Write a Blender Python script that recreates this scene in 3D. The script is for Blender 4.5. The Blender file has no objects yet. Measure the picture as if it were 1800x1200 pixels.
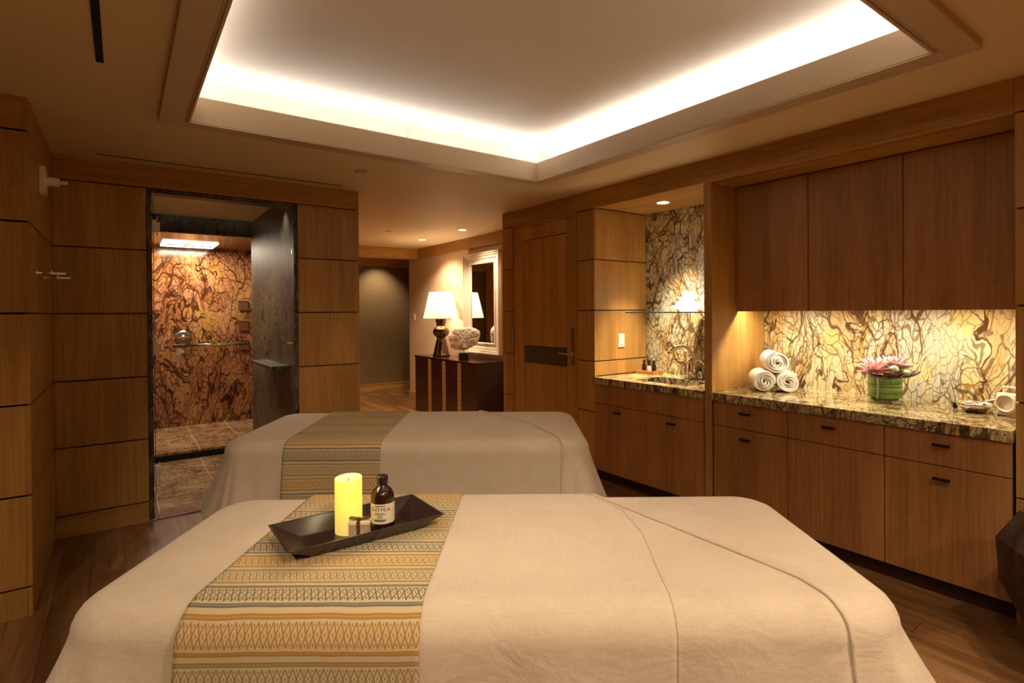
import bpy, bmesh, math, random
from math import sin, cos, pi, sqrt, floor
from mathutils import Matrix, Vector

random.seed(7)
SC = bpy.context.scene
COL = SC.collection

# ------------------------------------------------------------ camera
FPX, PITCH, YAW, ROLL, PCY, EYE = 955.28, -.0044, .6225, -.0076, 553.7, 1.44
cY, sY = cos(YAW), sin(YAW)
Fv = Vector((sY*cos(PITCH), cY*cos(PITCH), sin(PITCH)))
r0 = Vector((cY, -sY, 0)); u0 = r0.cross(Fv)
Rt = cos(ROLL)*r0 + sin(ROLL)*u0
Up = -sin(ROLL)*r0 + cos(ROLL)*u0
cam_data = bpy.data.cameras.new('camera'); cam = bpy.data.objects.new('camera', cam_data); COL.objects.link(cam)
cam.matrix_world = Matrix(((Rt.x, Up.x, -Fv.x, 0), (Rt.y, Up.y, -Fv.y, 0), (Rt.z, Up.z, -Fv.z, EYE), (0, 0, 0, 1)))
cam_data.sensor_width = 36; cam_data.lens = 36*FPX/1800; cam_data.shift_y = -(600-PCY)/1800
cam_data.clip_start = .05
SC.camera = cam

# ------------------------------------------------------------ view, world
SC.view_settings.view_transform = 'Standard'; SC.view_settings.look = 'None'
SC.view_settings.gamma = 1; SC.view_settings.exposure = 1.15
SC.view_settings.use_curve_mapping = False
wd = bpy.data.worlds.new('night'); SC.world = wd; wd.use_nodes = True
wd.node_tree.nodes['Background'].inputs[0].default_value = (.05, .04, .03, 1)
wd.node_tree.nodes['Background'].inputs[1].default_value = .1

# ------------------------------------------------------------ lights
def area(name, loc, rot, sx, sy, power, col, shape='RECTANGLE', spread=180):
    l = bpy.data.lights.new(name, 'AREA'); l.shape = shape; l.size = sx; l.size_y = sy
    l.energy = power; l.color = col; l.spread = math.radians(spread)
    o = bpy.data.objects.new(name, l); COL.objects.link(o); o.location = loc; o.rotation_euler = rot
    return o
def spot(name, loc, power, col, ang=90, blend=.5, rad=.03, target=None):
    l = bpy.data.lights.new(name, 'SPOT'); l.energy = power; l.color = col
    l.spot_size = math.radians(ang); l.spot_blend = blend; l.shadow_soft_size = rad
    o = bpy.data.objects.new(name, l); COL.objects.link(o); o.location = loc
    if target:
        o.rotation_euler = (Vector(target)-Vector(loc)).to_track_quat('-Z', 'Y').to_euler()
    return o
WARM = (1, .76, .52); WARM2 = (1, .835, .62); COVE = (1, .95, .91)
# cove strips: each lies in the trough, pointing up and towards the back riser
CX0, CX1, CY0, CY1 = .30, 2.62, .78, 3.31
CP, CT = 3.2, math.radians(16)
area('cove_light', ((CX0+CX1)/2, CY1+.05, 2.60), (pi+CT, 0, 0), 2.5, .02, CP, COVE)
area('cove_light', ((CX0+CX1)/2, CY0-.05, 2.60), (pi-CT, 0, 0), 2.5, .02, CP, COVE)
area('cove_light', (CX0-.05, (CY0+CY1)/2, 2.60), (pi, -CT, 0), .02, 2.7, CP, COVE)
area('cove_light', (CX1+.05, (CY0+CY1)/2, 2.60), (pi, CT, 0), .02, 2.7, CP*1.15, COVE)
# treatment room downlights; left and rear ones are added fill (fixtures below)
DOWN = [(.9, .15, 30, 120, 'nearest the coffer edge'), (1.75, -.25, 34, 120, 'behind the photographer to the right'), (-.9, 1.6, 22, 130, 'left of the coffer, added as fill'), (-.9, -.4, 40, 140, 'far left behind the photographer, added as fill'), (.3, -1.5, 40, 140, 'near the back wall, left, added as fill'), (2.3, -1.5, 50, 140, 'near the back wall, right, added as fill'), (2.62, .12, 26, 37, 'close to the cabinet wall')]
for x, y, p, a, _l in DOWN:
    spot('downlight_beam', (x, y, 2.47), p, WARM2, a, .6 if a > 50 else .12, .05 if a > 50 else .015)
spot('downlight_beam', (.25, -.55, 2.47), 90, WARM2, 44, .9, .05, (1.35, 3.0, .5))     # unseen fill spot, added to brighten the farther table
# niche, hall, shower
spot('downlight_beam', (3.64, 2.92, 2.325), 190, WARM2, 66, .9, .03)
for x, y in ((3.48, 7.03), (3.5, 5.94)):
    spot('downlight_beam', (x, y, 2.47), 58, WARM, 130, .6, .03)
spot('downlight_beam', (3.85, 9.15, 2.47), 34, WARM2, 90, .9, .03, (3.85, 9.62, 1.5))
spot('downlight_beam', (2.7, 6.9, 2.47), 40, WARM, 130, .8, .03)
area('counter_strip_light', (3.665, 1.455, 1.487), (0, math.radians(8), 0), .02, 1.45, 8.5, (1, .88, .64))
area('rain_light', (.64, 7.3, 2.242), (0, 0, 0), .5, .5, 15, (1, .80, .62))
spot('downlight_beam', (1.04, 4.85, 2.41), 5, (.95, .9, .85), 80, .6, .02)
spot('downlight_beam', (.5, 5.45, 2.41), 22, WARM2, 110, .6, .03)

# ------------------------------------------------------------ helpers
def L(c):  # sRGB 0-255 -> linear
    return tuple(((v/255)/12.92 if v/255 <= .04045 else ((v/255+.055)/1.055)**2.4) for v in c)+(1,)
class NT:
    def __init__(s, name):
        s.m = bpy.data.materials.new(name); s.m.use_nodes = True; s.t = s.m.node_tree; s.n = s.t.nodes; s.l = s.t.links
        s.b = s.n['Principled BSDF']
    def add(s, typ, **kw):
        n = s.n.new(typ)
        for k, v in kw.items(): setattr(n, k, v)
        return n
    def put(s, sock, v):
        if isinstance(v, bpy.types.NodeSocket): s.l.new(v, sock)
        else: sock.default_value = v
    def math(s, op, a, b=None, c=None, clamp=False):
        n = s.add('ShaderNodeMath', operation=op, use_clamp=clamp); s.put(n.inputs[0], a)
        if b is not None: s.put(n.inputs[1], b)
        if c is not None: s.put(n.inputs[2], c)
        return n.outputs[0]
    def vmath(s, op, a, b=None, scale=None):
        n = s.add('ShaderNodeVectorMath', operation=op); s.put(n.inputs[0], a)
        if b is not None: s.put(n.inputs[1], b)
        if scale is not None: s.put(n.inputs['Scale'], scale)
        return n.outputs[0]
    def mix(s, f, a, b, mode='MIX'):
        n = s.add('ShaderNodeMix', data_type='RGBA', blend_type=mode); s.put(n.inputs[0], f); s.put(n.inputs[6], a); s.put(n.inputs[7], b)
        return n.outputs[2]
    def noise(s, vec, scale, detail=3, rough=.55, dist=0, out=0):
        n = s.add('ShaderNodeTexNoise'); s.put(n.inputs['Vector'], vec); n.inputs['Scale'].default_value = scale
        n.inputs['Detail'].default_value = detail; n.inputs['Roughness'].default_value = rough; n.inputs['Distortion'].default_value = dist
        return n.outputs[out]
    def vor(s, vec, scale, feature='DISTANCE_TO_EDGE'):
        n = s.add('ShaderNodeTexVoronoi', feature=feature); s.put(n.inputs['Vector'], vec); n.inputs['Scale'].default_value = scale
        return n.outputs[0]
    def ramp(s, f, a, b, lo=0., hi=1.):
        n = s.add('ShaderNodeMapRange', interpolation_type='SMOOTHSTEP'); s.put(n.inputs[0], f); n.inputs[1].default_value = a; n.inputs[2].default_value = b
        n.inputs[3].default_value = lo; n.inputs[4].default_value = hi
        return n.outputs[0]
    def coord(s, kind='Object'): return s.add('ShaderNodeTexCoord').outputs[kind]
    def mapping(s, v, loc=(0, 0, 0), rot=(0, 0, 0), scale=(1, 1, 1)):
        n = s.add('ShaderNodeMapping'); s.put(n.inputs[0], v); n.inputs[1].default_value = loc; n.inputs[2].default_value = rot; n.inputs[3].default_value = scale
        return n.outputs[0]
    def bump(s, h, strength=.2, dist=.01):
        n = s.add('ShaderNodeBump'); n.inputs['Strength'].default_value = strength; n.inputs['Distance'].default_value = dist
        s.put(n.inputs['Height'], h); s.l.new(n.outputs[0], s.b.inputs['Normal'])
    def set(s, color=None, rough=None, metal=None, spec=None, **kw):
        if color is not None: s.put(s.b.inputs['Base Color'], color)
        if rough is not None: s.put(s.b.inputs['Roughness'], rough)
        if metal is not None: s.put(s.b.inputs['Metallic'], metal)
        if spec is not None: s.put(s.b.inputs['Specular IOR Level'], spec)
        for k, v in kw.items(): s.put(s.b.inputs[k.replace('_', ' ')], v)
        return s.m

def plain(name, rgb, rough=.5, metal=0, var=.06, scale=30, bump=0, **kw):
    t = NT(name); co = t.coord()
    n = t.noise(co, scale, 3)
    c = L(rgb); d = tuple(max(0, x*(1-var*2)) for x in c[:3])+(1,)
    t.set(t.mix(n, c, d), rough, metal, **kw)
    if bump: t.bump(n, bump, .004)
    return t.m

def wood(name, a, b, axis='z', rough=.38, fine=70, spec=.4, tone=.25):
    """fine straight-grained veneer; grain runs along axis"""
    t = NT(name); co = t.coord()
    geo = t.add('ShaderNodeNewGeometry')
    rnd = geo.outputs['Random Per Island']
    off = t.vmath('SCALE', (13.7, 7.3, 3.1), scale=rnd)
    co = t.vmath('ADD', co, off)
    sc = {'z': (1, 1, .028), 'x': (.028, 1, 1), 'y': (1, .028, 1)}[axis]
    sc2 = {'z': (1, 1, .10), 'x': (.10, 1, 1), 'y': (1, .10, 1)}[axis]
    g1 = t.noise(t.mapping(co, scale=sc), fine, 4, .7)
    g2 = t.noise(t.mapping(co, scale=sc2), 7, 3, .5, .3)
    sc3 = {'z': (.35, .35, 1), 'x': (1, .35, .35), 'y': (.35, 1, .35)}[axis]
    g3 = t.noise(t.mapping(co, scale=sc3), 45, 2, .6)
    f = t.math('ADD', t.math('MULTIPLY', g1, .55), t.math('ADD', t.math('MULTIPLY', g2, .5), t.math('MULTIPLY', g3, .12)))
    f = t.ramp(f, .40, .78)
    c = t.mix(f, L(a), L(b))
    v = t.math('MULTIPLY_ADD', rnd, tone, 1-tone/2)
    c = t.mix(1.0, c, t.add_rgb(v), 'MULTIPLY')
    t.set(c, rough, spec=spec)
    t.bump(g1, .06, .002)
    return t.m
def add_rgb(s, v):
    n = s.add('ShaderNodeCombineColor'); [s.put(n.inputs[i], v) for i in range(3)]
    return n.outputs[0]
NT.add_rgb = add_rgb

def marble(name, base1, base2, base3, vein, rust, rough=.12, sc=1.0, tiles=0, rot=(.3, .2, .5)):
    t = NT(name); co = t.coord()
    p = t.mapping(co, rot=rot, scale=(1, 1, .48))
    dn = t.noise(p, 1.5*sc, 3, .55, out=1); d2 = t.noise(p, 6*sc, 3, .6, out=1); d3 = t.noise(p, 22*sc, 2, .6, out=1)
    q = t.vmath('ADD', p, t.vmath('SCALE', dn, scale=.55))
    q = t.vmath('ADD', q, t.vmath('SCALE', d2, scale=.06))
    q = t.vmath('ADD', q, t.vmath('SCALE', d3, scale=.012))
    wn = t.noise(p, 2.1*sc, 3, .6); wn2 = t.noise(t.mapping(p, loc=(4, 2, 1)), 3.4*sc, 3, .6)
    def net(off, scale, w, msk, lo, hi):
        e = t.vor(t.vmath('ADD', q, off), scale*sc)
        ww = t.math('MULTIPLY_ADD', t.ramp(msk, lo, hi), w, .0015)
        return t.ramp(t.math('DIVIDE', e, ww), 1.0, .35)
    m1 = net((0, 0, 0), 1.7, .020, wn, .40, .66)
    m2 = net((3.1, 1.7, .4), 3.6, .040, wn2, .36, .64)
    m3 = net((.3, 5.7, 2.4), 7.5, .055, wn, .40, .64)
    m4 = net((5.3, .7, 1.4), 15, .085, wn2, .28, .58)
    m5 = net((1.3, 2.7, 4.4), 30, .13, wn, .26, .56)
    rg_ = t.noise(q, 1.5*sc, 5, .55, .6)
    r1 = t.ramp(t.math('ABSOLUTE', t.math('SUBTRACT', rg_, .5)), .009, .003)
    r2 = t.ramp(t.math('ABSOLUTE', t.math('SUBTRACT', t.noise(t.mapping(q, loc=(5, 1, 2)), 3.2*sc, 4, .5, .4), .48)), .011, .003)
    bn = t.noise(p, 1.3*sc, 4, .6); bn2 = t.noise(t.mapping(p, loc=(7, 7, 1)), 5.5*sc, 4, .65)
    c = t.mix(t.ramp(bn, .38, .62), L(base1), L(base2))
    c = t.mix(t.ramp(bn2, .45, .72), c, L(base3))
    c = t.mix(t.math('MULTIPLY', t.ramp(t.math('ABSOLUTE', t.math('SUBTRACT', rg_, .47)), .05, .005), .55), c, L(rust))
    c = t.mix(t.math('MULTIPLY', m5, .5), c, L(vein))
    c = t.mix(t.math('MULTIPLY', m4, .72), c, L(vein))
    c = t.mix(t.math('MULTIPLY', m3, .78), c, t.mix(t.ramp(wn2, .45, .6), L(vein), L(rust)))
    c = t.mix(t.math('MULTIPLY', m2, .88), c, L(vein))
    c = t.mix(t.math('MULTIPLY', r2, .7), c, t.mix(t.ramp(wn, .5, .6), L(vein), L(rust)))
    c = t.mix(t.math('MAXIMUM', m1, r1), c, L(vein))
    if tiles:
        s3 = t.add('ShaderNodeSeparateXYZ'); t.put(s3.inputs[0], co)
        ln = []
        for k in (0, 1):
            fr = t.math('FRACT', t.math('DIVIDE', s3.outputs[k], tiles))
            ln.append(t.math('LESS_THAN', t.math('ABSOLUTE', t.math('SUBTRACT', fr, .5)), .008))
        c = t.mix(t.math('MAXIMUM', ln[0], ln[1]), c, L((205, 180, 150)))
    t.set(c, rough)
    return t.m

M = {}
M['wood'] = wood('veneer_vertical', (152, 108, 52), (194, 146, 78), 'z')
M['wood_x'] = wood('veneer_along_x', (152, 108, 52), (194, 146, 78), 'x')
M['wood_y'] = wood('veneer_along_y', (152, 108, 52), (194, 146, 78), 'y')
M['wood_cab'] = wood('cabinet_veneer', (142, 94, 50), (182, 128, 74), 'z', tone=.14)
M['wood_back'] = plain('joint_shadow_wood', (62, 34, 18), .7)
M['dark_void'] = plain('black_void', (8, 7, 6), .8)
M['paint'] = plain('warm_ceiling_paint', (222, 198, 154), .6, var=.02, scale=4)
M['paint_white'] = plain('cove_white_paint', (226, 217, 202), .6, var=.01, scale=4)
M['frame_paint'] = plain('coffer_frame_paint', (194, 170, 140), .42, var=.02, scale=4)
M['marble'] = marble('rainforest_marble', (216, 200, 156), (188, 184, 164), (216, 194, 120), (88, 62, 40), (186, 136, 68), sc=1.15, rot=(.25, -.5, .5))
M['marble_counter'] = marble('rainforest_marble_counter', (214, 192, 140), (178, 164, 126), (200, 172, 100), (66, 42, 26), (150, 104, 56), .07, 1.25)
M['marble_shower'] = marble('rainforest_marble_warm_lit', (190, 142, 92), (176, 116, 84), (186, 140, 66), (64, 34, 20), (140, 78, 38), .15, 1.15, rot=(.1, .4, .2))  # same stone as the splashbacks, orange light mixed into its colours
M['marble_shaded'] = marble('shaded_rainforest_marble', (112, 96, 70), (92, 80, 62), (116, 94, 60), (24, 15, 10), (70, 44, 26), .5, 1.0, rot=(.5, .35, .9))  # same stone again, darkened to paint in the unlit side of the shower
M['marble_tile'] = marble('rainforest_marble_tile', (196, 164, 124), (180, 140, 108), (176, 138, 82), (84, 52, 34), (140, 90, 54), .25, 1.9, tiles=.42)
M['threshold'] = marble('rose_marble_threshold', (176, 146, 140), (150, 116, 116), (170, 140, 120), (90, 60, 58), (120, 84, 70), .2, 3)
M['chrome'] = plain('chrome', (235, 235, 235), .08, 1, var=.01)
M['steel'] = plain('brushed_steel', (190, 186, 178), .28, 1, var=.04)
M['bronze'] = plain('dark_bronze_pull', (46, 36, 32), .35, .6, var=.1)
M['antique'] = plain('antique_bronze_plate', (130, 92, 58), .4, .5, var=.1)
M['black'] = plain('black_lacquer', (20, 15, 14), .3, var=.1)
M['mahog'] = wood('dark_mahogany', (32, 10, 9), (66, 26, 22), 'z', .16, 50, .6, .05)
M['plastic'] = plain('ivory_plastic', (232, 224, 206), .4, var=.02)
M['white_metal'] = plain('white_enamel', (226, 214, 196), .4, var=.02)

def glass(name, col=(1, 1, 1, 1), rough=0., ior=1.45, thin=True):
    t = NT(name)
    if thin:
        t.n.remove(t.b)
        tr = t.add('ShaderNodeBsdfTransparent'); tr.inputs[0].default_value = col
        gl = t.add('ShaderNodeBsdfGlossy'); gl.inputs['Roughness'].default_value = rough
        fr = t.add('ShaderNodeFresnel'); fr.inputs[0].default_value = ior
        nz = t.noise(t.coord(), 3, 1)
        mx = t.add('ShaderNodeMixShader'); t.l.new(t.math('MULTIPLY', fr.outputs[0], t.math('MULTIPLY_ADD', nz, .03, .12)), mx.inputs[0])
        t.l.new(tr.outputs[0], mx.inputs[1]); t.l.new(gl.outputs[0], mx.inputs[2])
        t.l.new(mx.outputs[0], t.n['Material Output'].inputs[0])
        return t.m
    nz = t.noise(t.coord(), 6, 2)
    t.set(t.mix(nz, col, tuple(c*.94 for c in col[:3])+(1,)), rough, Transmission_Weight=1.0, IOR=ior)
    return t.m
M['glass'] = glass('clear_glass', (.93, .96, .94, 1))
M['glass_edge'] = plain('glass_front_edge', (70, 92, 104), .1)

def emis(name, rgb, strength, base=(240, 230, 210), lo=None, zr=None):
    t = NT(name); co = t.coord(); n = t.noise(co, 8, 2)
    c = t.mix(t.math('MULTIPLY', n, .12), L(rgb), L(base))
    t.set(L(base), .6); t.put(t.b.inputs['Emission Color'], c); t.put(t.b.inputs['Emission Strength'], strength)
    return t.m

class MB:
    def __init__(s): s.v = []; s.f = []; s.mi = []; s.mats = []; s.sm = []; s.uv = None
    def slot(s, m):
        if m not in s.mats: s.mats.append(m)
        return s.mats.index(m)
    def raw(s, vs, fs, m, smooth=False):
        o = len(s.v); k = s.slot(m); s.v += [tuple(x) for x in vs]
        for f in fs: s.f.append(tuple(i+o for i in f)); s.mi.append(k); s.sm.append(smooth)
        return s
    def box(s, x0, x1, y0, y1, z0, z1, m):
        x0, x1 = min(x0, x1), max(x0, x1); y0, y1 = min(y0, y1), max(y0, y1); z0, z1 = min(z0, z1), max(z0, z1)
        vs = [(x, y, z) for z in (z0, z1) for y in (y0, y1) for x in (x0, x1)]
        return s.raw(vs, [(0, 2, 3, 1), (4, 5, 7, 6), (0, 1, 5, 4), (2, 6, 7, 3), (0, 4, 6, 2), (1, 3, 7, 5)], m)
    def lathe(s, prof, m, c=(0, 0, 0), n=32, smooth=True, cap0=True, cap1=True, ell=(1, 1)):
        vs = [(c[0]+r*ell[0]*cos(2*pi*i/n), c[1]+r*ell[1]*sin(2*pi*i/n), c[2]+z) for r, z in prof for i in range(n)]
        fs = []
        for k in range(len(prof)-1):
            for i in range(n):
                j = (i+1) % n; fs.append((k*n+i, k*n+j, (k+1)*n+j, (k+1)*n+i))
        s.raw(vs, fs, m, smooth)
        o = len(s.v)-len(vs); kk = s.slot(m)
        if cap0: s.f.append(tuple(o+i for i in reversed(range(n)))); s.mi.append(kk); s.sm.append(False)
        if cap1: s.f.append(tuple(o+(len(prof)-1)*n+i for i in range(n))); s.mi.append(kk); s.sm.append(False)
        return s
    def tube(s, pts, r, m, n=12, cap=True):
        P = [Vector(p) for p in pts]; rs = r if isinstance(r, (list, tuple)) else [r]*len(P)
        t0 = (P[1]-P[0]).normalized(); up = Vector((0, 0, 1)) if abs(t0.z) < .9 else Vector((1, 0, 0))
        a = t0.cross(up).normalized(); vs = []
        for i, p in enumerate(P):
            t = (P[min(i+1, len(P)-1)]-P[max(i-1, 0)]).normalized()
            a = (a-t*a.dot(t)).normalized(); b = t.cross(a)
            for k in range(n):
                q = 2*pi*k/n; vs.append(p+(a*cos(q)+b*sin(q))*rs[i])
        fs = [(i*n+k, i*n+(k+1) % n, (i+1)*n+(k+1) % n, (i+1)*n+k) for i in range(len(P)-1) for k in range(n)]
        s.raw(vs, fs, m, True)
        if cap:
            o = len(s.v)-len(vs); kk = s.slot(m)
            for base, rev in ((0, True), ((len(P)-1)*n, False)):
                idx = [o+base+i for i in range(n)]
                s.f.append(tuple(reversed(idx) if not rev else idx)); s.mi.append(kk); s.sm.append(False)
        return s
    def grid(s, rows, m, smooth=True, close=False, uvs=None):
        nr, nc = len(rows), len(rows[0]); vs = [p for r in rows for p in r]
        fs = []
        for i in range(nr-1):
            for j in range(nc-1 if not close else nc):
                k = (j+1) % nc; fs.append((i*nc+j, i*nc+k, (i+1)*nc+k, (i+1)*nc+j))
        s.raw(vs, fs, m, smooth)
        if uvs is not None: s.uv = [q for r in uvs for q in r]
        return s
    def sphere(s, c, r, m, n=16, sc=(1, 1, 1)):
        rows = [[(c[0]+r*sc[0]*sin(pi*i/n)*cos(2*pi*j/n), c[1]+r*sc[1]*sin(pi*i/n)*sin(2*pi*j/n), c[2]-r*sc[2]*cos(pi*i/n)) for j in range(n)] for i in range(n+1)]
        return s.grid(rows, m, True, True)
    def xf(s, mat):
        s.v = [tuple(mat @ Vector(v)) for v in s.v]; return s
    def build(s, name, parent=None, bevel=0, solid=0, sub=0):
        me = bpy.data.meshes.new(name); me.from_pydata(s.v, [], s.f); me.update()
        for m in s.mats: me.materials.append(m)
        me.polygons.foreach_set('material_index', s.mi); me.polygons.foreach_set('use_smooth', s.sm)
        if s.uv is not None:
            ul = me.uv_layers.new(name='UVMap')
            for lp in me.loops: ul.data[lp.index].uv = s.uv[lp.vertex_index]
        bm = bmesh.new(); bm.from_mesh(me); bmesh.ops.recalc_face_normals(bm, faces=bm.faces) if s.uv is None else None; bm.to_mesh(me); bm.free()
        o = bpy.data.objects.new(name, me); COL.objects.link(o)
        if parent: o.parent = parent
        if solid: q = o.modifiers.new('Solid', 'SOLIDIFY'); q.thickness = solid; q.offset = 1 if solid > 0 else -1
        if sub: q = o.modifiers.new('Sub', 'SUBSURF'); q.levels = sub; q.render_levels = sub
        if bevel: q = o.modifiers.new('Bevel', 'BEVEL'); q.width = bevel; q.segments = 2; q.limit_method = 'ANGLE'
        return o

def tag(o, label=None, cat=None, group=None, kind=None):
    if label: o['label'] = label
    if cat: o['category'] = cat
    if group: o['group'] = group
    if kind: o['kind'] = kind
    return o
def struct(o, label, cat='wall'): return tag(o, label, cat, None, 'structure')
def empty(name, loc=(0, 0, 0), rz=0, label=None, cat=None, group=None):
    o = bpy.data.objects.new(name, None); COL.objects.link(o); o.location = loc; o.rotation_euler = (0, 0, rz); o.empty_display_size = .1
    return tag(o, label, cat, group)

# ------------------------------------------------------------ room shell
HC = 2.49                      # ceiling
JT = [.14, .58, 1.015, 1.455, 1.895, 2.33]   # joint heights of the veneer panels
XR = 3.30                      # face of right-hand joinery
YW = 4.566                     # face of shower wall
XL = -.36                      # face of left wall
G = .0045                      # half joint width

def panels_x(b, x, y0, y1, m=None, zs=None, d=1, t=.018, my=0):
    """panels on a plane x = const, thickness t going away (d = +1: body lies at larger x)"""
    m = m or M['wood']; zs = zs or [0]+JT[:-1]+[JT[-1]]
    for a, c in zip(zs[:-1], zs[1:]):
        b.box(x, x+d*t, y0+my, y1-my, a+G if a > 0 else a, c-G, m)
def panels_y(b, y, x0, x1, m=None, zs=None, d=1, t=.018, mx=0):
    m = m or M['wood']; zs = zs or [0]+JT[:-1]+[JT[-1]]
    for a, c in zip(zs[:-1], zs[1:]):
        b.box(x0+mx, x1-mx, y, y+d*t, a+G if a > 0 else a, c-G, m)

# floor planks along Y
def plank_floor():
    t = NT('oak_plank_floor'); co = t.coord()
    s = t.add('ShaderNodeSeparateXYZ'); t.put(s.inputs[0], co)
    PW, PL = .15, 1.5
    ix = t.math('FLOOR', t.math('DIVIDE', s.outputs[0], PW))
    wn = t.add('ShaderNodeTexWhiteNoise', noise_dimensions='1D'); t.put(wn.inputs['W'], ix)
    yy = t.math('ADD', s.outputs[1], t.math('MULTIPLY', wn.outputs[0], 4.3))
    iy = t.math('FLOOR', t.math('DIVIDE', yy, PL))
    cv = t.add('ShaderNodeCombineXYZ'); t.put(cv.inputs[0], ix); t.put(cv.inputs[1], iy)
    w2 = t.add('ShaderNodeTexWhiteNoise', noise_dimensions='2D'); t.put(w2.inputs['Vector'], cv.outputs[0])
    q = t.vmath('ADD', co, t.vmath('SCALE', w2.outputs[1], scale=9))
    g = t.noise(t.mapping(q, scale=(1, .05, 1)), 60, 4, .7)
    g2 = t.noise(t.mapping(q, scale=(1, .15, 1)), 8, 3, .5, .5)
    f = t.ramp(t.math('ADD', t.math('MULTIPLY', g, .5), t.math('MULTIPLY', g2, .5)), .35, .7)
    c = t.mix(f, L((98, 66, 36)), L((156, 110, 66)))
    c = t.mix(1., c, t.add_rgb(t.math('MULTIPLY_ADD', w2.outputs[0], .35, .8)), 'MULTIPLY')
    fx = t.math('ABSOLUTE', t.math('SUBTRACT', t.math('FRACT', t.math('DIVIDE', s.outputs[0], PW)), .5))
    fy = t.math('ABSOLUTE', t.math('SUBTRACT', t.math('FRACT', t.math('DIVIDE', yy, PL)), .5))
    ln = t.math('MAXIMUM', t.math('GREATER_THAN', fx, .49), t.math('GREATER_THAN', fy, .4987))
    c = t.mix(t.math('MULTIPLY', ln, .75), c, L((40, 22, 14)))
    t.set(c, .3, spec=.45); t.bump(g, .05, .002)
    return t.m
M['floor'] = plank_floor()
b = MB(); b.box(-2.7, 4.03, -2.3, YW, -.1, 0, M['floor']); b.box(1.66, 4.7, YW, 9.8, -.1, 0, M['floor'])
struct(b.build('floor'), 'brown oak plank floor running towards the hall', 'floor')

# ceiling with the coffer opening
OX0, OX1, OY0, OY1 = .07, 2.85, .55, 3.50      # recess behind the cove
b = MB(); P = M['paint']
def slab(z0, z1, X0, X1, Y0, Y1, hx0, hx1, hy0, hy1, m, bb):
    bb.box(X0, X1, Y0, hy0, z0, z1, m); bb.box(X0, X1, hy1, Y1, z0, z1, m)
    bb.box(X0, hx0, hy0, hy1, z0, z1, m); bb.box(hx1, X1, hy0, hy1, z0, z1, m)
slab(HC, HC+.03, -2.7, 4.1, -2.3, YW, CX0-.02, CX1+.02, CY0-.02, CY1+.02, P, b)
b.box(1.6, 4.8, YW, 9.9, HC, HC+.03, P)
W = M['paint_white']
slab(HC+.03, 2.75, OX0-.05, OX1+.05, OY0-.05, OY1+.05, OX0, OX1, OY0, OY1, W, b)      # back risers
b.box(OX0-.05, OX1+.05, OY0-.05, OY1+.05, 2.75, 2.80, W)                                # upper lid
struct(b.build('ceiling'), 'warm painted ceiling with recessed coffer', 'ceiling')
b = MB(); FP = M['frame_paint']
FX0, FX1, FY0, FY1 = .165, 2.755, .655, 3.435
slab(2.46, HC, FX0, FX1, FY0, FY1, CX0-.0225, CX1+.0225, CY0-.0225, CY1+.0225, FP, b)
slab(2.452, 2.46, CX0-.012, CX1+.012, CY0-.012, CY1+.012, CX0, CX1, CY0, CY1, FP, b)
slab(2.4605, 2.598, CX0-.022, CX1+.022, CY0-.022, CY1+.022, CX0, CX1, CY0, CY1, FP, b)      # lip hiding the strips
tag(b.build('coffer_frame', bevel=.002), 'painted raised frame and lip around the lit ceiling recess', 'ceiling frame', kind='structure')

# left wall, column, shower wall, back walls
CW = M['wood_y']; CWX = M['wood_x']; BK = M['wood_back']
b = MB()
b.box(XL-.12, XL-.010, 3.476+.012, YW+.05, 0, HC, BK)
panels_x(b, XL, 3.476+.001, YW-.001, d=-1)
b.box(XL, XL-.018, 3.477, YW-.001, JT[-1]+G, HC, CW)
struct(b.build('wall_left', bevel=.0012), 'veneer panelled wall on the left beside the shower')
b = MB()
b.box(-2.7, XL-.02, 3.476+.012, 3.476+.1, 0, HC, BK)
panels_y(b, 3.476, -1.1, XL-.0185); panels_y(b, 3.476, -2.7, -1.105)
b.box(-2.7, XL-.0185, 3.476, 3.494, JT[-1]+G, HC, CWX)
struct(b.build('wall_column', bevel=.0012), 'nearest veneer panelled wall at the left edge of the photo')
SX0, SX1, SZ = .175, 1.125, 2.30     # clear shower opening
b = MB()
b.box(XL-.02, SX0-.03, YW+.018, YW+.12, 0, HC, BK)
b.box(SX1+.03, 1.66-.012, YW+.018, YW+.12, 0, HC, BK)
b.box(SX0-.03, SX1+.03, YW+.018, YW+.12, JT[-1], HC, BK)
panels_y(b, YW, XL+.001, SX0-.032); panels_y(b, YW, SX1+.032, 1.66)
b.box(XL+.001, 1.66, YW, YW+.018, JT[-1]+G, HC, CWX)
struct(b.build('wall_shower', bevel=.0012), 'veneer panelled wall around the shower opening')
b = MB()
b.box(XL+.001, SX0-.032, YW-.008, YW-.0005, 0, .135, CWX); b.box(SX1+.032, 1.66, YW-.008, YW-.0005, 0, .135, CWX)
struct(b.build('baseboard_shower', bevel=.001), 'low veneer plinth below the shower wall', 'baseboard')
b = MB()   # wall returning into the hall
b.box(1.52, 1.66-.012, YW+.12, 9.75, 0, HC, BK)
for y0 in (4.60, 5.6, 6.6, 7.6, 8.6):
    panels_x(b, 1.66, y0+.004 if y0 > 4.7 else YW+.019, min(y0+1, 9.7)-.004, d=-1)
b.box(1.66, 1.642, YW+.019, 9.7, JT[-1]+G, HC, CW)
struct(b.build('wall_hall_left', bevel=.0012), 'veneer panelled left side of the hall')
b = MB()
b.box(-2.7, 4.1, -2.36, -2.3, 0, HC, BK)
for i in range(6): panels_y(b, -2.3, -2.7+i, -1.71+i, d=-1, t=-.018)
b.box(-2.7, 3.3, -2.3, -2.282, JT[-1]+G, HC, CWX)
struct(b.build('wall_back'), 'veneer panelled wall behind the camera')
b = MB()
b.box(-2.78, -2.712, -2.36, 3.55, 0, HC, BK)
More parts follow.
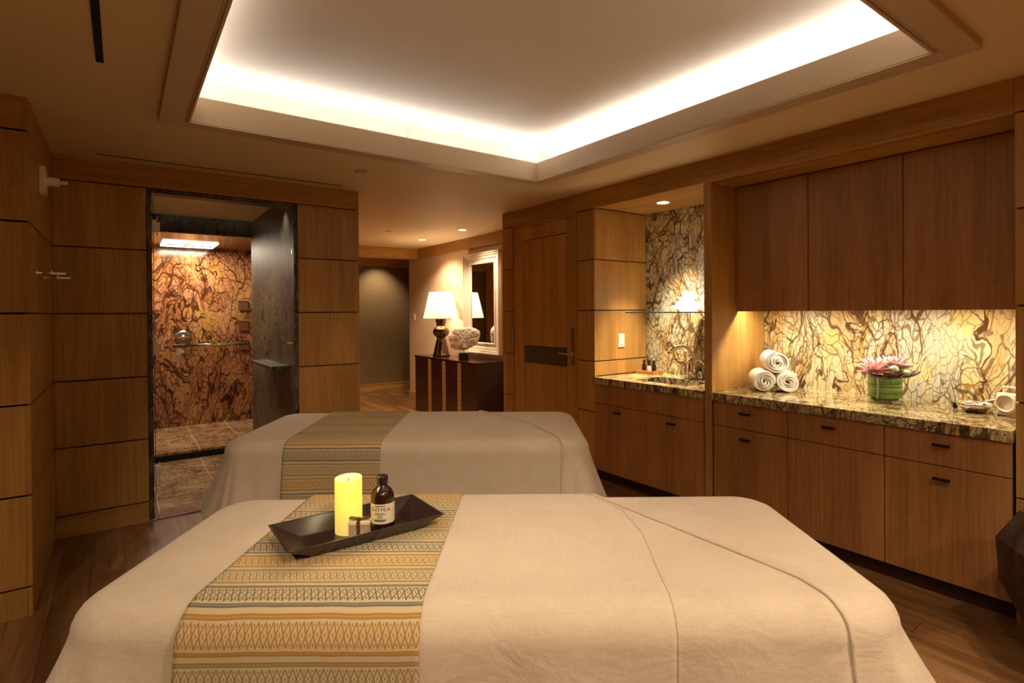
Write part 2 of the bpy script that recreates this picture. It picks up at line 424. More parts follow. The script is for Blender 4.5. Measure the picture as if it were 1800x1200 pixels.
for i in range(6): panels_x(b, -2.7, -2.3+i*.96, -1.345+i*.96, d=-1)
b.box(-2.718, -2.7, -2.3, 3.476, JT[-1]+G, HC, CW)
struct(b.build('wall_side'), 'veneer panelled wall on the far left outside the photo')

# right joinery wall: backing, posts, crown, door surround
Yc, YpL, YpR, Y2, YE = 3.382, 2.298, 2.239, .676, 4.762
XN = 3.965      # stone face at the back of both niches
b = MB()
b.box(XR+.016, XR+.06, YE-.012, 4.572, 0, JT[-1], BK)
b.box(XR+.016, XR+.06, 3.594, Yc+.012, 0, JT[-1], BK)
panels_x(b, XR, 4.575, YE); panels_x(b, XR, Yc, 3.592)
b.box(XR+.02, 3.96, YE-.016, YE-.060, 0, HC, BK)          # return at the hall end
panels_y(b, YE, XR+.019, 3.96, d=-1)
b.box(XR, 3.96, YE, YE-.018, JT[-1]+G, HC, CWX)
b.box(XR+.02, XN+.06, Yc+.016, Yc+.06, 0, HC, BK)          # left return of sink niche
panels_y(b, Yc, XR+.019, XN, d=1, zs=[.887, 1.015, 1.455, 1.895, 2.338])
b.box(XR+.06, 4.02, 3.59, 3.62, 0, HC, BK)
struct(b.build('wall_right', bevel=.0012), 'veneer panels either side of the narrow door')
b = MB()
b.box(XR, XR+.05, Y2, YE-.019, JT[-1]+G, HC, CW)
b.box(XR-.006, XR, Y2, Yc, JT[-1]-.001, JT[-1]+.008, CW)
b.box(XR, XR+.05, -2.282, Y2-.001, JT[-1]+G, HC, CW)
struct(b.build('trim_1', bevel=.0012), 'veneer crown board along the top of the cabinet wall', 'crown board')
b = MB()   # post between the niches
b.box(XR, XN+.06, YpR, YpL, 0, JT[-1]-.001, M['wood'])
struct(b.build('wall_post', bevel=.0015), 'veneer post dividing sink niche from long counter')
b = MB()
b.box(XR+.02, XN+.06, Y2-.016, Y2-.07, 0, HC, BK)
b.box(XR+.012, XR+.06, -2.28, Y2-.012, 0, HC, BK)
panels_y(b, Y2, XR+.019, XN, d=-1, zs=[0, .83, 1.015, 1.455, 1.895, 2.33])
for i in range(3): panels_x(b, XR, Y2-(i+1)*.95+.003, Y2-i*.95-.003)
struct(b.build('wall_right_near', bevel=.0012), 'veneer panels at the right edge of the photo')
b = MB()   # niche backs (stone) and soffits
b.box(XN, XN+.05, YpL+.001, Yc, .80, 2.36, M['marble'])
struct(b.build('wall_sink_splashback'), 'brown veined marble splashback behind the sink', 'splashback')
b = MB(); b.box(XN, XN+.05, Y2, YpR-.001, .80, 1.60, M['marble'])
struct(b.build('wall_counter_splashback'), 'gold veined marble splashback above the long counter', 'splashback')
b = MB(); b.box(XR+.05, XN+.05, YpL+.001, Yc, 2.34, HC, CW); b.box(XR+.05, XN+.05, Y2, YpR-.001, 2.325, HC, CW)
b.box(XR+.1, XR+.3, YpL, YpR, JT[-1], HC, CW)
struct(b.build('trim_2'), 'veneer soffits above the sink niche and the cupboards', 'soffit')
b = MB(); b.box(4.03, 4.07, -2.36, 4.8, 0, HC, BK)
struct(b.build('wall_outer'), 'rough wall behind the cabinets')

# hall: right wall with wallpaper, corner, far wall
def wallpaper(name, a, bcol):
    t = NT(name); co = t.coord()
    n1 = t.noise(t.mapping(co, scale=(1, 1, .05)), 120, 2); n2 = t.noise(t.mapping(co, scale=(.05, .05, 1)), 140, 2)
    f = t.math('MULTIPLY_ADD', t.math('ADD', n1, n2), .9, -.4)
    t.set(t.mix(f, L(a), L(bcol)), .6); t.bump(f, .08, .002); return t.m
M['paper'] = wallpaper('woven_beige_wallpaper', (206, 180, 148), (186, 158, 126))
M['paper_olive'] = wallpaper('olive_silk_panel', (128, 104, 70), (104, 82, 52)); M['paper_olive'].node_tree.nodes['Principled BSDF'].inputs['Roughness'].default_value = .38
HX = 3.96; HYE = 8.5
b = MB(); b.box(HX, HX+.1, 4.762, HYE, 0, HC, M['paper'])
struct(b.build('wall_hall_right'), 'beige wallpapered hall wall behind the console')
b = MB(); b.box(HX-.03, HX, 4.763, 8.1, JT[-1], HC, CW)
struct(b.build('trim_3', bevel=.002), 'veneer crown board on the hall wall', 'crown board')
b = MB(); b.box(1.66, HX, 8.1, 8.16, JT[-1], HC, CWX); b.box(1.66, HX, 8.16, 8.5, JT[-1]+.02, HC, M['paint'])
struct(b.build('trim_4', bevel=.002), 'veneer header across the end of the hall', 'header')
b = MB(); b.box(HX-.014, HX-.0005, 4.763, HYE, 0, .13, CW); b.box(HX-.014, HX+.1, HYE, HYE+.014, 0, .13, CWX); b.box(HX-.02, HX-.0005, 4.763, HYE, 0, .03, CW)
struct(b.build('baseboard_hall', bevel=.002), 'veneer baseboard turning the hall corner', 'baseboard')
b = MB(); b.box(1.5, 4.9, 9.65, 9.75, 0, HC, M['paper_olive']); b.box(4.7, 4.8, 8.4, 9.7, 0, HC, M['paper_olive']); b.box(HX+.1, 4.8, 8.4, 8.5, 0, HC, M['paper'])
struct(b.build('wall_hall_end'), 'shimmering olive brown wall at the end of the hall')
b = MB(); b.box(1.66, 4.7, 9.632, 9.6495, 0, .145, CWX); b.box(1.66, 4.7, 9.626, 9.632, .128, .145, CWX)
struct(b.build('baseboard_end', bevel=.002), 'veneer baseboard at the end of the hall', 'baseboard')
b = MB(); b.box(1.66, 4.7, 9.60, 9.6495, JT[-1]-.02, HC, CWX)
struct(b.build('trim_5', bevel=.002), 'veneer crown board high on the end wall', 'crown board')

# shower interior
MS, MD, MT = M['marble_shower'], M['marble_shaded'], M['marble_tile']
YB = 6.32; YBK = 7.75
b = MB()
b.box(-.05, .0, YW+.12, YBK+.06, 0, 2.5, MS)
b.box(-.05, 1.52, YBK, YBK+.06, 0, 2.4, MS)
b.box(1.46, 1.52, YB, YBK, 0, 2.4, MS)
struct(b.build('wall_shower_inner'), 'marble lining of the shower, warm light tinted into its colour')
b = MB()
b.box(1.13, 1.2, YW+.02, YB+.03, 0, 2.5, MD); b.box(1.2, 1.46, YB, YB+.03, 0, 2.5, MD)
b.box(0, 1.13, YB, YB+.06, 2.262, 2.5, MD)
struct(b.build('wall_shower_shaded'), 'marble side wall and header inside the shower, shade painted into the colour')
b = MB(); b.box(-.05, 1.2, YW+.12, YB, 2.43, 2.5, M['paint'])
struct(b.build('ceiling_shower_entry'), 'painted ceiling just inside the shower door', 'ceiling')
b = MB(); b.box(0, 1.46, YB+.06, YBK, 2.262, 2.36, MS)
struct(b.build('ceiling_shower'), 'lowered marble ceiling carrying the rain panel', 'ceiling')
b = MB(); b.box(-.05, 1.2, YW+.12, YB, -.1, .004, MT)
struct(b.build('floor_shower_entry'), 'tiled marble floor inside the shower door', 'floor')
b = MB(); b.box(-.05, 1.52, YB, YBK, -.1, .083, MT); b.box(0, 1.12, YB-.003, YB, 0, .06, M['dark_void'])
struct(b.build('floor_shower'), 'raised tiled marble floor under the rain panel', 'floor')
b = MB(); b.box(SX0-.03, SX1+.03, YW, YW+.12, -.1, .012, M['threshold'])
struct(b.build('trim_6', bevel=.002), 'rose marble threshold below the glass door', 'threshold')
b = MB()
b.box(SX0-.03, SX0, YW-.003, YW+.12, .012, SZ+.03, MD); b.box(SX1, SX1+.03, YW-.003, YW+.12, .012, SZ+.03, MD); b.box(SX0, SX1, YW-.003, YW+.12, SZ, SZ+.03, MD)
struct(b.build('trim_7', bevel=.001), 'marble jamb around the shower opening, coloured as in shade', 'door frame')
b = MB(); b.box(.985, 1.128, YW+.18, 5.6, .985, 1.015, MD)
tag(b.build('shower_shelf', bevel=.003), 'marble ledge on the side wall inside the shower, coloured as in shade', 'shelf')

# ---- glass shower door
d = empty('shower_door', (SX0, YW+.05, .012), label='frameless glass shower door with chrome bar', cat='door'); d['kind'] = 'structure'; d.name = 'door_2'
b = MB(); b.box(.012, .945, -.005, .005, .012, 2.27, M['glass']); b.build('glass_pane', d)
b = MB(); b.box(.008, .0118, -.0052, .0052, .012, 2.27, M['dark_void']); b.build('edge_seal', d)
for z in (2.06, 1.20, .32):
    b = MB(); b.box(-.004, .03, -.022, -.0055, z-.045, z+.045, M['white_metal']); b.box(.0, .05, -.018, -.0055, z-.03, z+.03, M['white_metal'])
    for s in (-1, 1): b.box(-.003, .004, -.03, -.018, z+s*.055-.012, z+s*.055+.012, M['white_metal']); b.box(.03, .038, -.03, -.018, z+s*.055-.012, z+s*.055+.012, M['white_metal'])
    b.build('hinge', d, bevel=.002)
b = MB(); zb = 1.208
b.tube([(.115, -.06, zb), (.60, -.06, zb)], .010, M['chrome'])
for x in (.14, .575): b.tube([(x, -.06, zb), (x, -.0055, zb)], .008, M['chrome'])
b.build('handle', d)
b = MB(); b.box(.90, .944, -.03, -.0055, 1.19, 1.205, M['chrome']); b.build('pull', d, bevel=.002)

# rain panel, valve, body jets
t = empty('rain_shower_head', (.64, 7.3, 2.262), label='square lit white rain shower panel in the shower ceiling', cat='shower head')
M['panel_glow'] = emis('rain_panel_glow', (255, 236, 214), 2.0)
b = MB(); b.box(-.27, .27, -.27, .27, -.012, -.0005, M['panel_glow']); b.build('light_panel', t)
for x0, y0 in ((-.17, 0), (.17, 0), (0, -.10), (0, .10)):
    b = MB(); b.box(x0-.06, x0+.06, y0-.025, y0+.025, -.016, -.0125, M['bronze']); b.build('nozzle_bar', t)
t = empty('shower_valve', (.606, YBK, 1.168), label='round chrome shower valve on the marble wall', cat='shower valve')
b = MB(); b.lathe([(.088, 0), (.088, .008), (.07, .018), (.045, .02)], M['steel']); b.xf(Matrix.Rotation(pi/2, 4, 'X')); b.build('plate', t)
b = MB(); b.lathe([(.03, .0205), (.034, .03), (.026, .06), (.012, .066)], M['chrome']); b.xf(Matrix.Rotation(pi/2, 4, 'X')); b.tube([(-.06, -.05, 0), (.06, -.05, 0)], .008, M['chrome']); b.build('handle', t)
for i, (z, w) in enumerate(((1.56, 'topmost'), (1.30, 'middle'), (1.055, 'lowest'))):
    t = empty('body_jet', (1.277, YBK, z), label='%s of the three square body jets on the shower wall' % w, cat='body jet', group='square body jets in the shower')
    b = MB(); b.box(-.058, .058, -.018, -.0005, -.058, .058, M['antique']); b.build('face', t, bevel=.004)
    for zz_ in (.05, -.062): b = MB(); b.box(-.066, .066, -.024, -.0185, zz_, zz_+.012, M['steel']); b.build('trim_bar', t, bevel=.002)

# ---- flush door in the right wall
d = empty('door_1', (XR, 0, 0), label='flush veneer door with inset panel and black band', cat='door'); d['kind'] = 'structure'
b = MB(); WV = M['wood']
b.box(.003, .04, 3.602, 3.742, .006, 2.298, WV); b.box(.003, .04, 4.394, 4.565, .006, 2.298, WV)
b.box(.003, .04, 3.742, 4.394, 2.168, 2.298, WV); b.box(.003, .04, 3.742, 4.394, .006, .14, WV)
b.build('door_frame', d, bevel=.001)
b = MB(); b.box(.006, .036, 3.749, 4.387, .147, .943, WV); b.box(.006, .036, 3.749, 4.387, 1.113, 2.161, WV); b.build('door_panel', d, bevel=.001)
b = MB(); b.box(.002, .036, 3.749, 4.387, .947, 1.109, M['black']); o = b.build('band', d, bevel=.001); o['label'] = 'black lacquer band'
b = MB(); b.box(.041, .05, 3.60, 4.57, 0, 2.30, BK); b.box(.002, .05, 3.60, 4.57, 2.302, 2.332, WV); b.build('door_backing', d)
b = MB(); b.box(-.004, .0025, 3.645, 3.685, .96, 1.30, M['antique']); o = b.build('lock_plate', d, bevel=.001)
b = MB(); b.tube([(0, 3.665, 1.065), (-.045, 3.665, 1.065), (-.055, 3.68, 1.065), (-.055, 3.80, 1.068)], .009, M['steel']); b.lathe([(.022, 0), (.022, .008)], M['steel'])
b.v[-64:] = [(-v[2]-.004, 3.665+v[0], 1.065+v[1]) for v in b.v[-64:]]
b.build('door_handle', d)
for z in (2.05, 1.20):
    b = MB(); b.tube([(-.008, 4.569, z-.07), (-.008, 4.569, z+.07)], .007, M['steel']); b.build('hinge', d)

# ------------------------------------------------------------ cabinets
CABW = M['wood_cab']; XF = XR-.012
def pull(parent, y, z, x=XF):
    b = MB(); b.box(x-.026, x-.016, y-.036, y+.036, z-.007, z+.007, M['bronze'])
    for s in (-1, 1): b.box(x-.0165, x-.0005, y+s*.028-.004, y+s*.028+.004, z-.005, z+.005, M['bronze'])
    return b.build('handle', parent, bevel=.002)
def front(name, parent, y0, y1, z0, z1, hz=None, hy=None):
    b = MB(); b.box(XF, XF+.020, y0+.0025, y1-.0025, z0+.0025, z1-.0025, CABW)
    o = b.build(name, parent, bevel=.001)
    if hz: pull(o, hy if hy is not None else (y0+y1)/2, hz)
    return o
def body(parent, y0, y1, x1=XN-.003, zt=.829):
    b = MB(); b.box(XF+.022, x1, y0+.001, y1-.001, .095, zt, BK); b.box(XR+.06, x1, y0+.001, y1-.001, 0, .095, M['wood_back'])
    return b.build('cabinet_body', parent)
ZJ = .665
c = empty('base_cabinet', (0, 0, 0), label='veneer base cabinet under the sink with two doors', cat='cabinet')
b = MB(); b.box(XF+.022, XN-.003, YpL+.002, Yc-.003, .095, .60, BK); b.box(XR+.06, XN-.003, YpL+.002, Yc-.003, 0, .095, BK); b.box(XF+.022, XF+.04, YpL+.002, Yc-.003, .6, .829, BK); b.build('cabinet_body', c)
ym = 2.815
front('false_front', c, ym, Yc-.008, ZJ, .829); front('false_front', c, YpL+.002, ym, ZJ, .829)
front('door', c, ym, Yc-.008, .095, ZJ, .612, 3.106); front('door', c, YpL+.002, ym, .095, ZJ, .612, 2.569)
units = [(1.712, YpR-.017, 1.984, True, 'veneer base cabinet right of the post, below the towels'),
         (1.195, 1.712, 1.469, False, 'middle veneer base cabinet, below the flower vase'),
         (.682, 1.195, .943, True, 'wide veneer base cabinet at the right end, below the clock')]
for y0, y1, hy, low, lab in units:
    c = empty('base_cabinet', (0, 0, 0), label=lab, cat='cabinet', group='base cabinets under the long counter')
    body(c, y0, y1)
    front('drawer', c, y0, y1, ZJ, .829, .770, hy)
    front('door', c, y0, y1, .095, ZJ, .602 if low else None, hy)
XU = 3.59
ups = [(1.684, YpR-.002), (1.176, 1.684), (Y2+.002, 1.176)]
Z0u, Z1u = 1.437, 2.318
def upY(px):  # seam px at horizon -> y on plane XU
    k = (px-900)/FPX; dv = Rt*k + Fv; return dv.y*XU/dv.x
s1, s2 = upY(1421), upY(1588)
ups = [(s1, YpR-.002, 'left wall cupboard above the rolled towels'), (s2, s1, 'middle wall cupboard above the flower vase'), (Y2+.002, s2, 'right wall cupboard above the clock')]
for y0, y1, lab in ups:
    c = empty('wall_cupboard', (0, 0, 0), label='handleless dark veneer '+lab, cat='cupboard', group='wall cupboards over the long counter')
    b = MB(); b.box(XU, XU+.02, y0+.0025, y1-.0025, Z0u, Z1u, CABW); b.build('door', c, bevel=.001)
    b = MB(); b.box(XU+.022, XN-.001, y0+.001, y1-.001, 1.50, 2.32, BK); b.box(XU+.0205, XU+.032, y0+.0005, y1-.0005, Z0u+.001, 1.499, BK); b.build('cupboard_body', c)
# under-cupboard light strip
b = MB(); M['strip'] = emis('warm_strip', (255, 214, 140), 4); b.box(3.645, 3.685, .74, 2.18, 1.490, 1.4995, M['strip'])
tag(b.build('light_strip'), 'warm light strip hidden under the wall cupboards', 'light')
# worktops
MC = M['marble_counter']
b = MB(); b.box(3.275, XN-.001, Y2+.004, YpR-.002, .83, .885, MC)
tag(b.build('worktop', bevel=.002), 'polished gold veined marble worktop holding towels and flowers', 'worktop')
b = MB(); kx0, kx1, ky0, ky1 = 3.40, 3.73, 2.52, 3.02
b.box(3.275, kx0, YpL+.002, Yc-.002, .83, .885, MC); b.box(kx1, XN-.001, YpL+.002, Yc-.002, .83, .885, MC)
b.box(kx0, kx1, YpL+.002, ky0, .83, .885, MC); b.box(kx0, kx1, ky1, Yc-.002, .83, .885, MC)
tag(b.build('worktop'), 'pale veined marble worktop cut out around the sink', 'worktop')
b = MB(); k = .012; ST = M['steel']
b.box(kx0-k, kx1+k, ky0-k, ky1+k, .655, .665, ST)
b.box(kx0-k, kx0, ky0-k, ky1+k, .665, .829, ST); b.box(kx1, kx1+k, ky0-k, ky1+k, .665, .829, ST)
b.box(kx0, kx1, ky0-k, ky0, .665, .829, ST); b.box(kx0, kx1, ky1, ky1+k, .665, .829, ST)
s = empty('sink', (0, 0, 0), label='undermount steel sink basin in the marble worktop', cat='sink')
b.build('basin', s); b = MB(); b.lathe([(.04, .666), (.035, .668), (.02, .667)], M['chrome'], ((kx0+kx1)/2, (ky0+ky1)/2, 0)); b.build('drain', s)

# faucet
f = empty('faucet', (3.80, 2.782, .885), label='tall gooseneck chrome faucet behind the sink', cat='faucet')
CH = M['chrome']
b = MB(); b.lathe([(.03, 0), (.03, .012), (.022, .02), (.02, .10), (.017, .12), (.017, .16)], CH); b.build('faucet_body', f)
pts = [(0, 0, .16)]+[(-.075+.075*cos(a), .042-.042*cos(a), .19+.075*sin(a)) for a in [i*pi/14 for i in range(13)]]+[(-.16, .092, .205)]
b = MB(); b.tube(pts, [.019]*len(pts[:-3])+[.017, .018, .020], CH); b.build('spout', f)
b = MB(); b.tube([(0, 0, .035), (-.015, -.045, .035)], .013, CH); b.tube([(-.012, -.04, .035), (-.03, -.06, .075)], [.008, .006], CH); b.build('lever', f)
f = empty('filtered_water_tap', (3.845, 2.772, .885), label='slim arched chrome tap just right of the tall faucet', cat='tap')
b = MB(); b.lathe([(.018, 0), (.018, .008), (.009, .014), (.008, .06)], CH); b.build('tap_body', f)
b = MB(); b.tube([(0, 0, .06), (0, 0, .10)]+[(0, -.045+.045*cos(a), .105+.042*sin(a)) for a in [i*pi*.9/10 for i in range(11)]], .007, CH); b.build('spout', f)
f = empty('soap_dispenser', (3.82, 2.70, .885), label='short chrome dispenser close to the wooden post', cat='dispenser')
b = MB(); b.lathe([(.018, 0), (.019, .004), (.017, .05), (.012, .058), (.010, .075)], CH, n=20); b.build('dispenser_body', f)
b = MB(); b.lathe([(.014, .0755), (.014, .088), (.010, .092)], M['black'], n=20); b.build('pump_cap', f)
# wooden tray with small bottles
TR = M['wood_tray'] = wood('light_tray_wood', (150, 100, 50), (206, 152, 88), 'y')
t = empty('small_tray', (3.83, 3.23, .885), label='small wooden tray in the corner of the sink worktop', cat='tray')
b = MB(); b.box(-.07, .07, -.10, .10, 0, .008, TR); b.build('tray_base', t, bevel=.001)
b = MB()
for a in ((-.07, -.062, -.1, .1), (.062, .07, -.1, .1), (-.062, .062, -.1, -.092), (-.062, .062, .092, .1)): b.box(*a, .008, .034, TR)
b.build('rim', t, bevel=.001)
AMB = plain('amber_bottle', (46, 20, 10), .12, var=.1); LBL = plain('paper_label', (224, 214, 196), .7, var=.03)
for i, (dy, lab, mm) in enumerate(((.055, 'left small dark bottle on the wooden tray, beside the veneer panel', AMB), (0, 'small bottle with a white label in the middle of the wooden tray', LBL), (-.055, 'right small dark bottle on the wooden tray, nearest the sink', AMB))):
    t = empty('small_bottle', (3.82, 3.23+dy, .894), label=lab, cat='bottle', group='bottles on the small wooden tray')
    b = MB(); b.lathe([(.019, 0), (.02, .003), (.02, .07), (.008, .082), (.008, .09)], AMB, n=16); b.build('bottle_body', t)
    if mm is LBL: b = MB(); b.lathe([(.0206, .012), (.0206, .066)], LBL, n=16, cap0=False, cap1=False); b.build('paper_label', t)
    b = MB(); b.lathe([(.012, .0905), (.012, .112), (.010, .115)], M['black'], n=16); b.build('cap', t)
# glass shelf + white flower ornament
b = MB(); b.box(3.6806, XN-.002, YpL+.003, Yc-.003, 1.428, 1.438, M['glass'])
b.box(3.68, 3.6805, YpL+.003, Yc-.003, 1.428, 1.438, M['glass_edge'])
tag(b.build('glass_shelf'), 'clear glass shelf with dark blue edge in the sink niche', 'shelf')
CF = emis('white_petals_added_glow', (255, 250, 240), .75, (250, 248, 244))  # emission added to whiten the ceramic petals, not a light source
cf = empty('flower_ornament', (3.80, 2.80, 1.4385), label='white ceramic flower ornament with added glow on the glass shelf', cat='lamp')
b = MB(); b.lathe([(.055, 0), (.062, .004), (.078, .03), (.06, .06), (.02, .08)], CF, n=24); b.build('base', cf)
rnd = random.Random(3)
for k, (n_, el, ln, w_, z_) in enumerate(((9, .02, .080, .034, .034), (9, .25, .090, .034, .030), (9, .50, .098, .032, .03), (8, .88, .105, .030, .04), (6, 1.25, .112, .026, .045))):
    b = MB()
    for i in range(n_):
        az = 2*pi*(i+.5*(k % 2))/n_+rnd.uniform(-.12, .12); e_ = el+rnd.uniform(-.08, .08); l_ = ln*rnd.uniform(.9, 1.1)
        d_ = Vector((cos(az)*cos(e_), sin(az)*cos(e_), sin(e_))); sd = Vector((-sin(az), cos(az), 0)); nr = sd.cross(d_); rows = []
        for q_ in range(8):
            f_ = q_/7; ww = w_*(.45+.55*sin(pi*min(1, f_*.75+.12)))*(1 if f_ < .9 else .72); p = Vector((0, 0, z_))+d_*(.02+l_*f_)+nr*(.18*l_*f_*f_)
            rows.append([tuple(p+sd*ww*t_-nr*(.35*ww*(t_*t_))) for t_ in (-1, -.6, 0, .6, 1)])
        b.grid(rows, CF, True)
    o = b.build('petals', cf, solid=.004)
# niche downlight
def downlight(x, y, z, lab, r=.045, glow='dl_glow'):
    t = empty('downlight', (x, y, z), label=lab, cat='ceiling light', group='recessed downlights')
    b = MB(); b.lathe([(r+.014, -.003), (r+.014, -.0005), (r, -.0005), (r, -.003)], M['white_metal'], cap0=False, cap1=False); b.build('trim_ring', t)
    b = MB(); b.lathe([(r, -.0015), (r, -.0005)], M[glow]); b.build('lens', t)
M['dl_glow'] = emis('downlight_glow', (255, 226, 180), 9)
downlight(3.64, 2.92, 2.34, 'recessed downlight in the veneer soffit over the sink')
downlight(3.48, 7.03, HC, 'recessed downlight in the hall ceiling, farther of the two')
downlight(3.5, 5.94, HC, 'recessed downlight in the hall ceiling, nearer the mirror')
for x, y, p, a, lab in DOWN: downlight(x, y, HC, 'recessed downlight in the ceiling '+lab)
for x, y, lab in ((1.442, 3.9, 'flat round sprinkler cover between coffer and shower wall'), (2.769, 6.525, 'flat round sprinkler cover in the hall ceiling')):
    b = MB(); b.lathe([(.045, -.008), (.045, -.0005)], M['frame_paint'], (x, y, HC)); tag(b.build('sprinkler_cover'), lab, 'sprinkler cover')
# switches
def switch(name, loc, rz, lab):
    t = empty(name, loc, rz, lab, 'switch')
    b = MB(); b.box(-.037, .037, -.006, -.0005, -.06, .06, M['plastic']); b.build('plate', t, bevel=.002)
    b = MB(); b.box(-.016, .016, -.010, -.0065, -.034, .034, M['white_metal']); b.build('rocker', t, bevel=.001)
switch('light_switch', (3.628, Yc, 1.186), 0, 'ivory light switch on the veneer side of the sink niche')
switch('light_switch', (HX, 8.296, 1.381), -pi/2, 'small ivory light switch on the wallpaper left of the lamp')
# vents
b = MB(); b.box(-.078, -.052, -1.2, 2.815, HC-.004, HC-.0005, M['dark_void'])
tag(b.build('slot_vent'), 'long black slot vent in the ceiling at upper left', 'vent')
b = MB(); b.box(-.12, 1.475, 4.42, 4.432, HC-.003, HC-.0005, M['dark_void'])
tag(b.build('slot_vent'), 'thin slot vent in the ceiling above the shower wall', 'vent')
for x0, x1, lab in ((1.62, 1.77, 'white access grille in the bright cove, left one'), (2.66, 2.76, 'white access grille in the bright cove near its corner')):
    t = empty('access_grille', (0, OY1, 0), label=lab, cat='vent', group='access grilles in the cove')
    b = MB(); b.box(x0, x1, -.008, -.0005, 2.62, 2.72, M['paint_white']); b.build('frame', t, bevel=.002)
    b = MB(); b.box(x0+.012, x1-.012, -.012, -.0085, 2.63, 2.70, M['white_metal']); b.build('louvre', t, bevel=.001)


# wall bracket and hooks on the left wall
t = empty('wall_bracket', (XL, 3.92, 2.18), label='white cross shaped bracket high on the left wall', cat='bracket')
b = MB(); b.box(0.0005, .03, -.05, .05, -.075, .075, M['white_metal']); b.build('plate', t, bevel=.004)
b = MB(); b.box(.03, .085, -.022, .022, -.022, .022, M['white_metal']); b.tube([(.085, 0, 0), (.12, 0, 0)], .010, M['white_metal']); b.build('arm', t, bevel=.003)
for y, z, lab in ((3.72, 1.665, 'chrome robe hook on the left wall, nearer one'), (4.06, 1.66, 'chrome robe hook on the left wall, farther one')):
    t = empty('robe_hook', (XL, y, z), label=lab, cat='hook', group='chrome robe hooks on the left wall')
    b = MB(); b.tube([(.0005, 0, 0), (.12, 0, 0)], .007, M['chrome']); b.lathe([(.018, .0005), (.018, .006)], M['chrome'], n=16); b.v[-32:] = [(v[2], v[1], v[0]) for v in b.v[-32:]]; b.build('stem', t)
    b = MB(); b.tube([(.06, 0, -.012), (.06, 0, .022)], .008, M['chrome']); b.build('peg', t)

# ------------------------------------------------------------ console, lamp, sculpture, mirror (hall)
X0c, Y0c, Y1c, ZTc = 3.52, 5.66, 7.40, .825
c = empty('console', (0, 0, 0), label='dark mahogany console with three gold inlay strips', cat='console')
b = MB(); b.box(X0c+.01, HX-.016, Y0c+.01, Y1c-.01, .0, ZTc-.022, M['mahog']); b.build('cabinet_body', c, bevel=.004)
# bow-cornered top
b = MB(); poly = [(HX-.016, Y0c)]+[(X0c+.10-.10*sin(a), Y0c+.10-.10*cos(a)) for a in [i*pi/12 for i in range(7)]]+[(X0c, Y1c), (HX-.016, Y1c)]
n = len(poly); b.raw([(x, y, ZTc-.022) for x, y in poly]+[(x, y, ZTc) for x, y in poly], [tuple(range(n-1, -1, -1)), tuple(range(n, 2*n))]+[(i, (i+1) % n, n+(i+1) % n, n+i) for i in range(n)], M['mahog'])
b.build('top', c, bevel=.003)
M['gold'] = None
def goldstrip():
    t = NT('gold_scored_inlay'); co = t.coord(); s = t.add('ShaderNodeSeparateXYZ'); t.put(s.inputs[0], co)
    k = t.math('FRACT', t.math('MULTIPLY', s.outputs[2], 16)); a = t.math('LESS_THAN', k, .10)
    w = t.math('FRACT', t.math('MULTIPLY', s.outputs[1], 14.3)); kk = t.math('LESS_THAN', t.math('ABSOLUTE', t.math('SUBTRACT', t.math('FRACT', t.math('MULTIPLY_ADD', s.outputs[2], 32, w)), .5)), .07)
    n = t.noise(co, 60, 3)
    c = t.mix(n, L((214, 170, 100)), L((160, 112, 58)))
    c = t.mix(t.math('MULTIPLY', t.math('MAXIMUM', a, t.math('MULTIPLY', kk, .6)), .8), c, L((80, 44, 24)))
    t.set(c, .4, .35); return t.m
M['gold'] = goldstrip()
for i, px in enumerate((754, 779, 806)):
    k = (px-900)/FPX; dv = Rt*k+Fv; y = dv.y*X0c/dv.x
    b = MB(); b.box(X0c+.002, X0c+.0095, y-.045, y+.045, .03, ZTc-.03, M['gold']); b.build('inlay_strip', c)
# lamp
LX, LY = 3.72, 6.93
t = empty('table_lamp', (LX, LY, ZTc), label='table lamp with dark chrome gourd base and lit cream shade', cat='lamp')
M['dchrome'] = plain('smoky_chrome', (112, 92, 78), .07, 1, var=.05)
prof = [(.118, 0), (.122, .01), (.122, .03), (.112, .036), (.11, .05), (.10, .10), (.078, .20), (.062, .265), (.068, .275), (.10, .30), (.118, .335), (.115, .37), (.095, .405), (.07, .425), (.062, .435), (.066, .46), (.08, .52), (.09, .54), (.075, .548)]
b = MB(); b.lathe(prof, M['dchrome'], n=48); b.build('base', t)
def shade_mat():
    tt = NT('glowing_fabric_shade'); co = tt.coord(); n = tt.noise(co, 90, 2)
    s = tt.add('ShaderNodeSeparateXYZ'); tt.put(s.inputs[0], co)
    g = tt.ramp(s.outputs[2], .9, .56)
    tt.set(L((240, 226, 204)), .8, Transmission_Weight=0.0)
    tt.put(tt.b.inputs['Emission Color'], tt.mix(n, L((255, 226, 186)), L((255, 214, 170))))
    tt.put(tt.b.inputs['Emission Strength'], .62)
    return tt.m
M['shade'] = shade_mat()
b = MB(); b.lathe([(.255, .545), (.165, .915)], M['shade'], n=48, cap0=False, cap1=False); o = b.build('lamp_shade', t); o.modifiers.new('Solid', 'SOLIDIFY').thickness = .004
b = MB(); b.tube([(0, 0, .548), (0, 0, .632)], .012, M['steel']); b.build('socket', t); b = MB(); b.tube([(0, 0, .8), (0, 0, .905)], .004, M['steel'])
for a in (0, pi/2): b.tube([(-.165*cos(a), -.165*sin(a), .905), (.165*cos(a), .165*sin(a), .905)], .003, M['steel'])
b.build('harp', t)
M['bulb'] = emis('bulb_glow', (255, 214, 160), 4)
b = MB(); b.sphere((0, 0, .68), .035, M['bulb'], 12, (1, 1, 1.4)); b.build('bulb', t)
l = bpy.data.lights.new('lamp_light', 'POINT'); l.energy = 10; l.color = (1, .76, .52); l.shadow_soft_size = .08
lo = bpy.data.objects.new('lamp_light', l); COL.objects.link(lo); lo.location = (LX, LY, ZTc+.72)
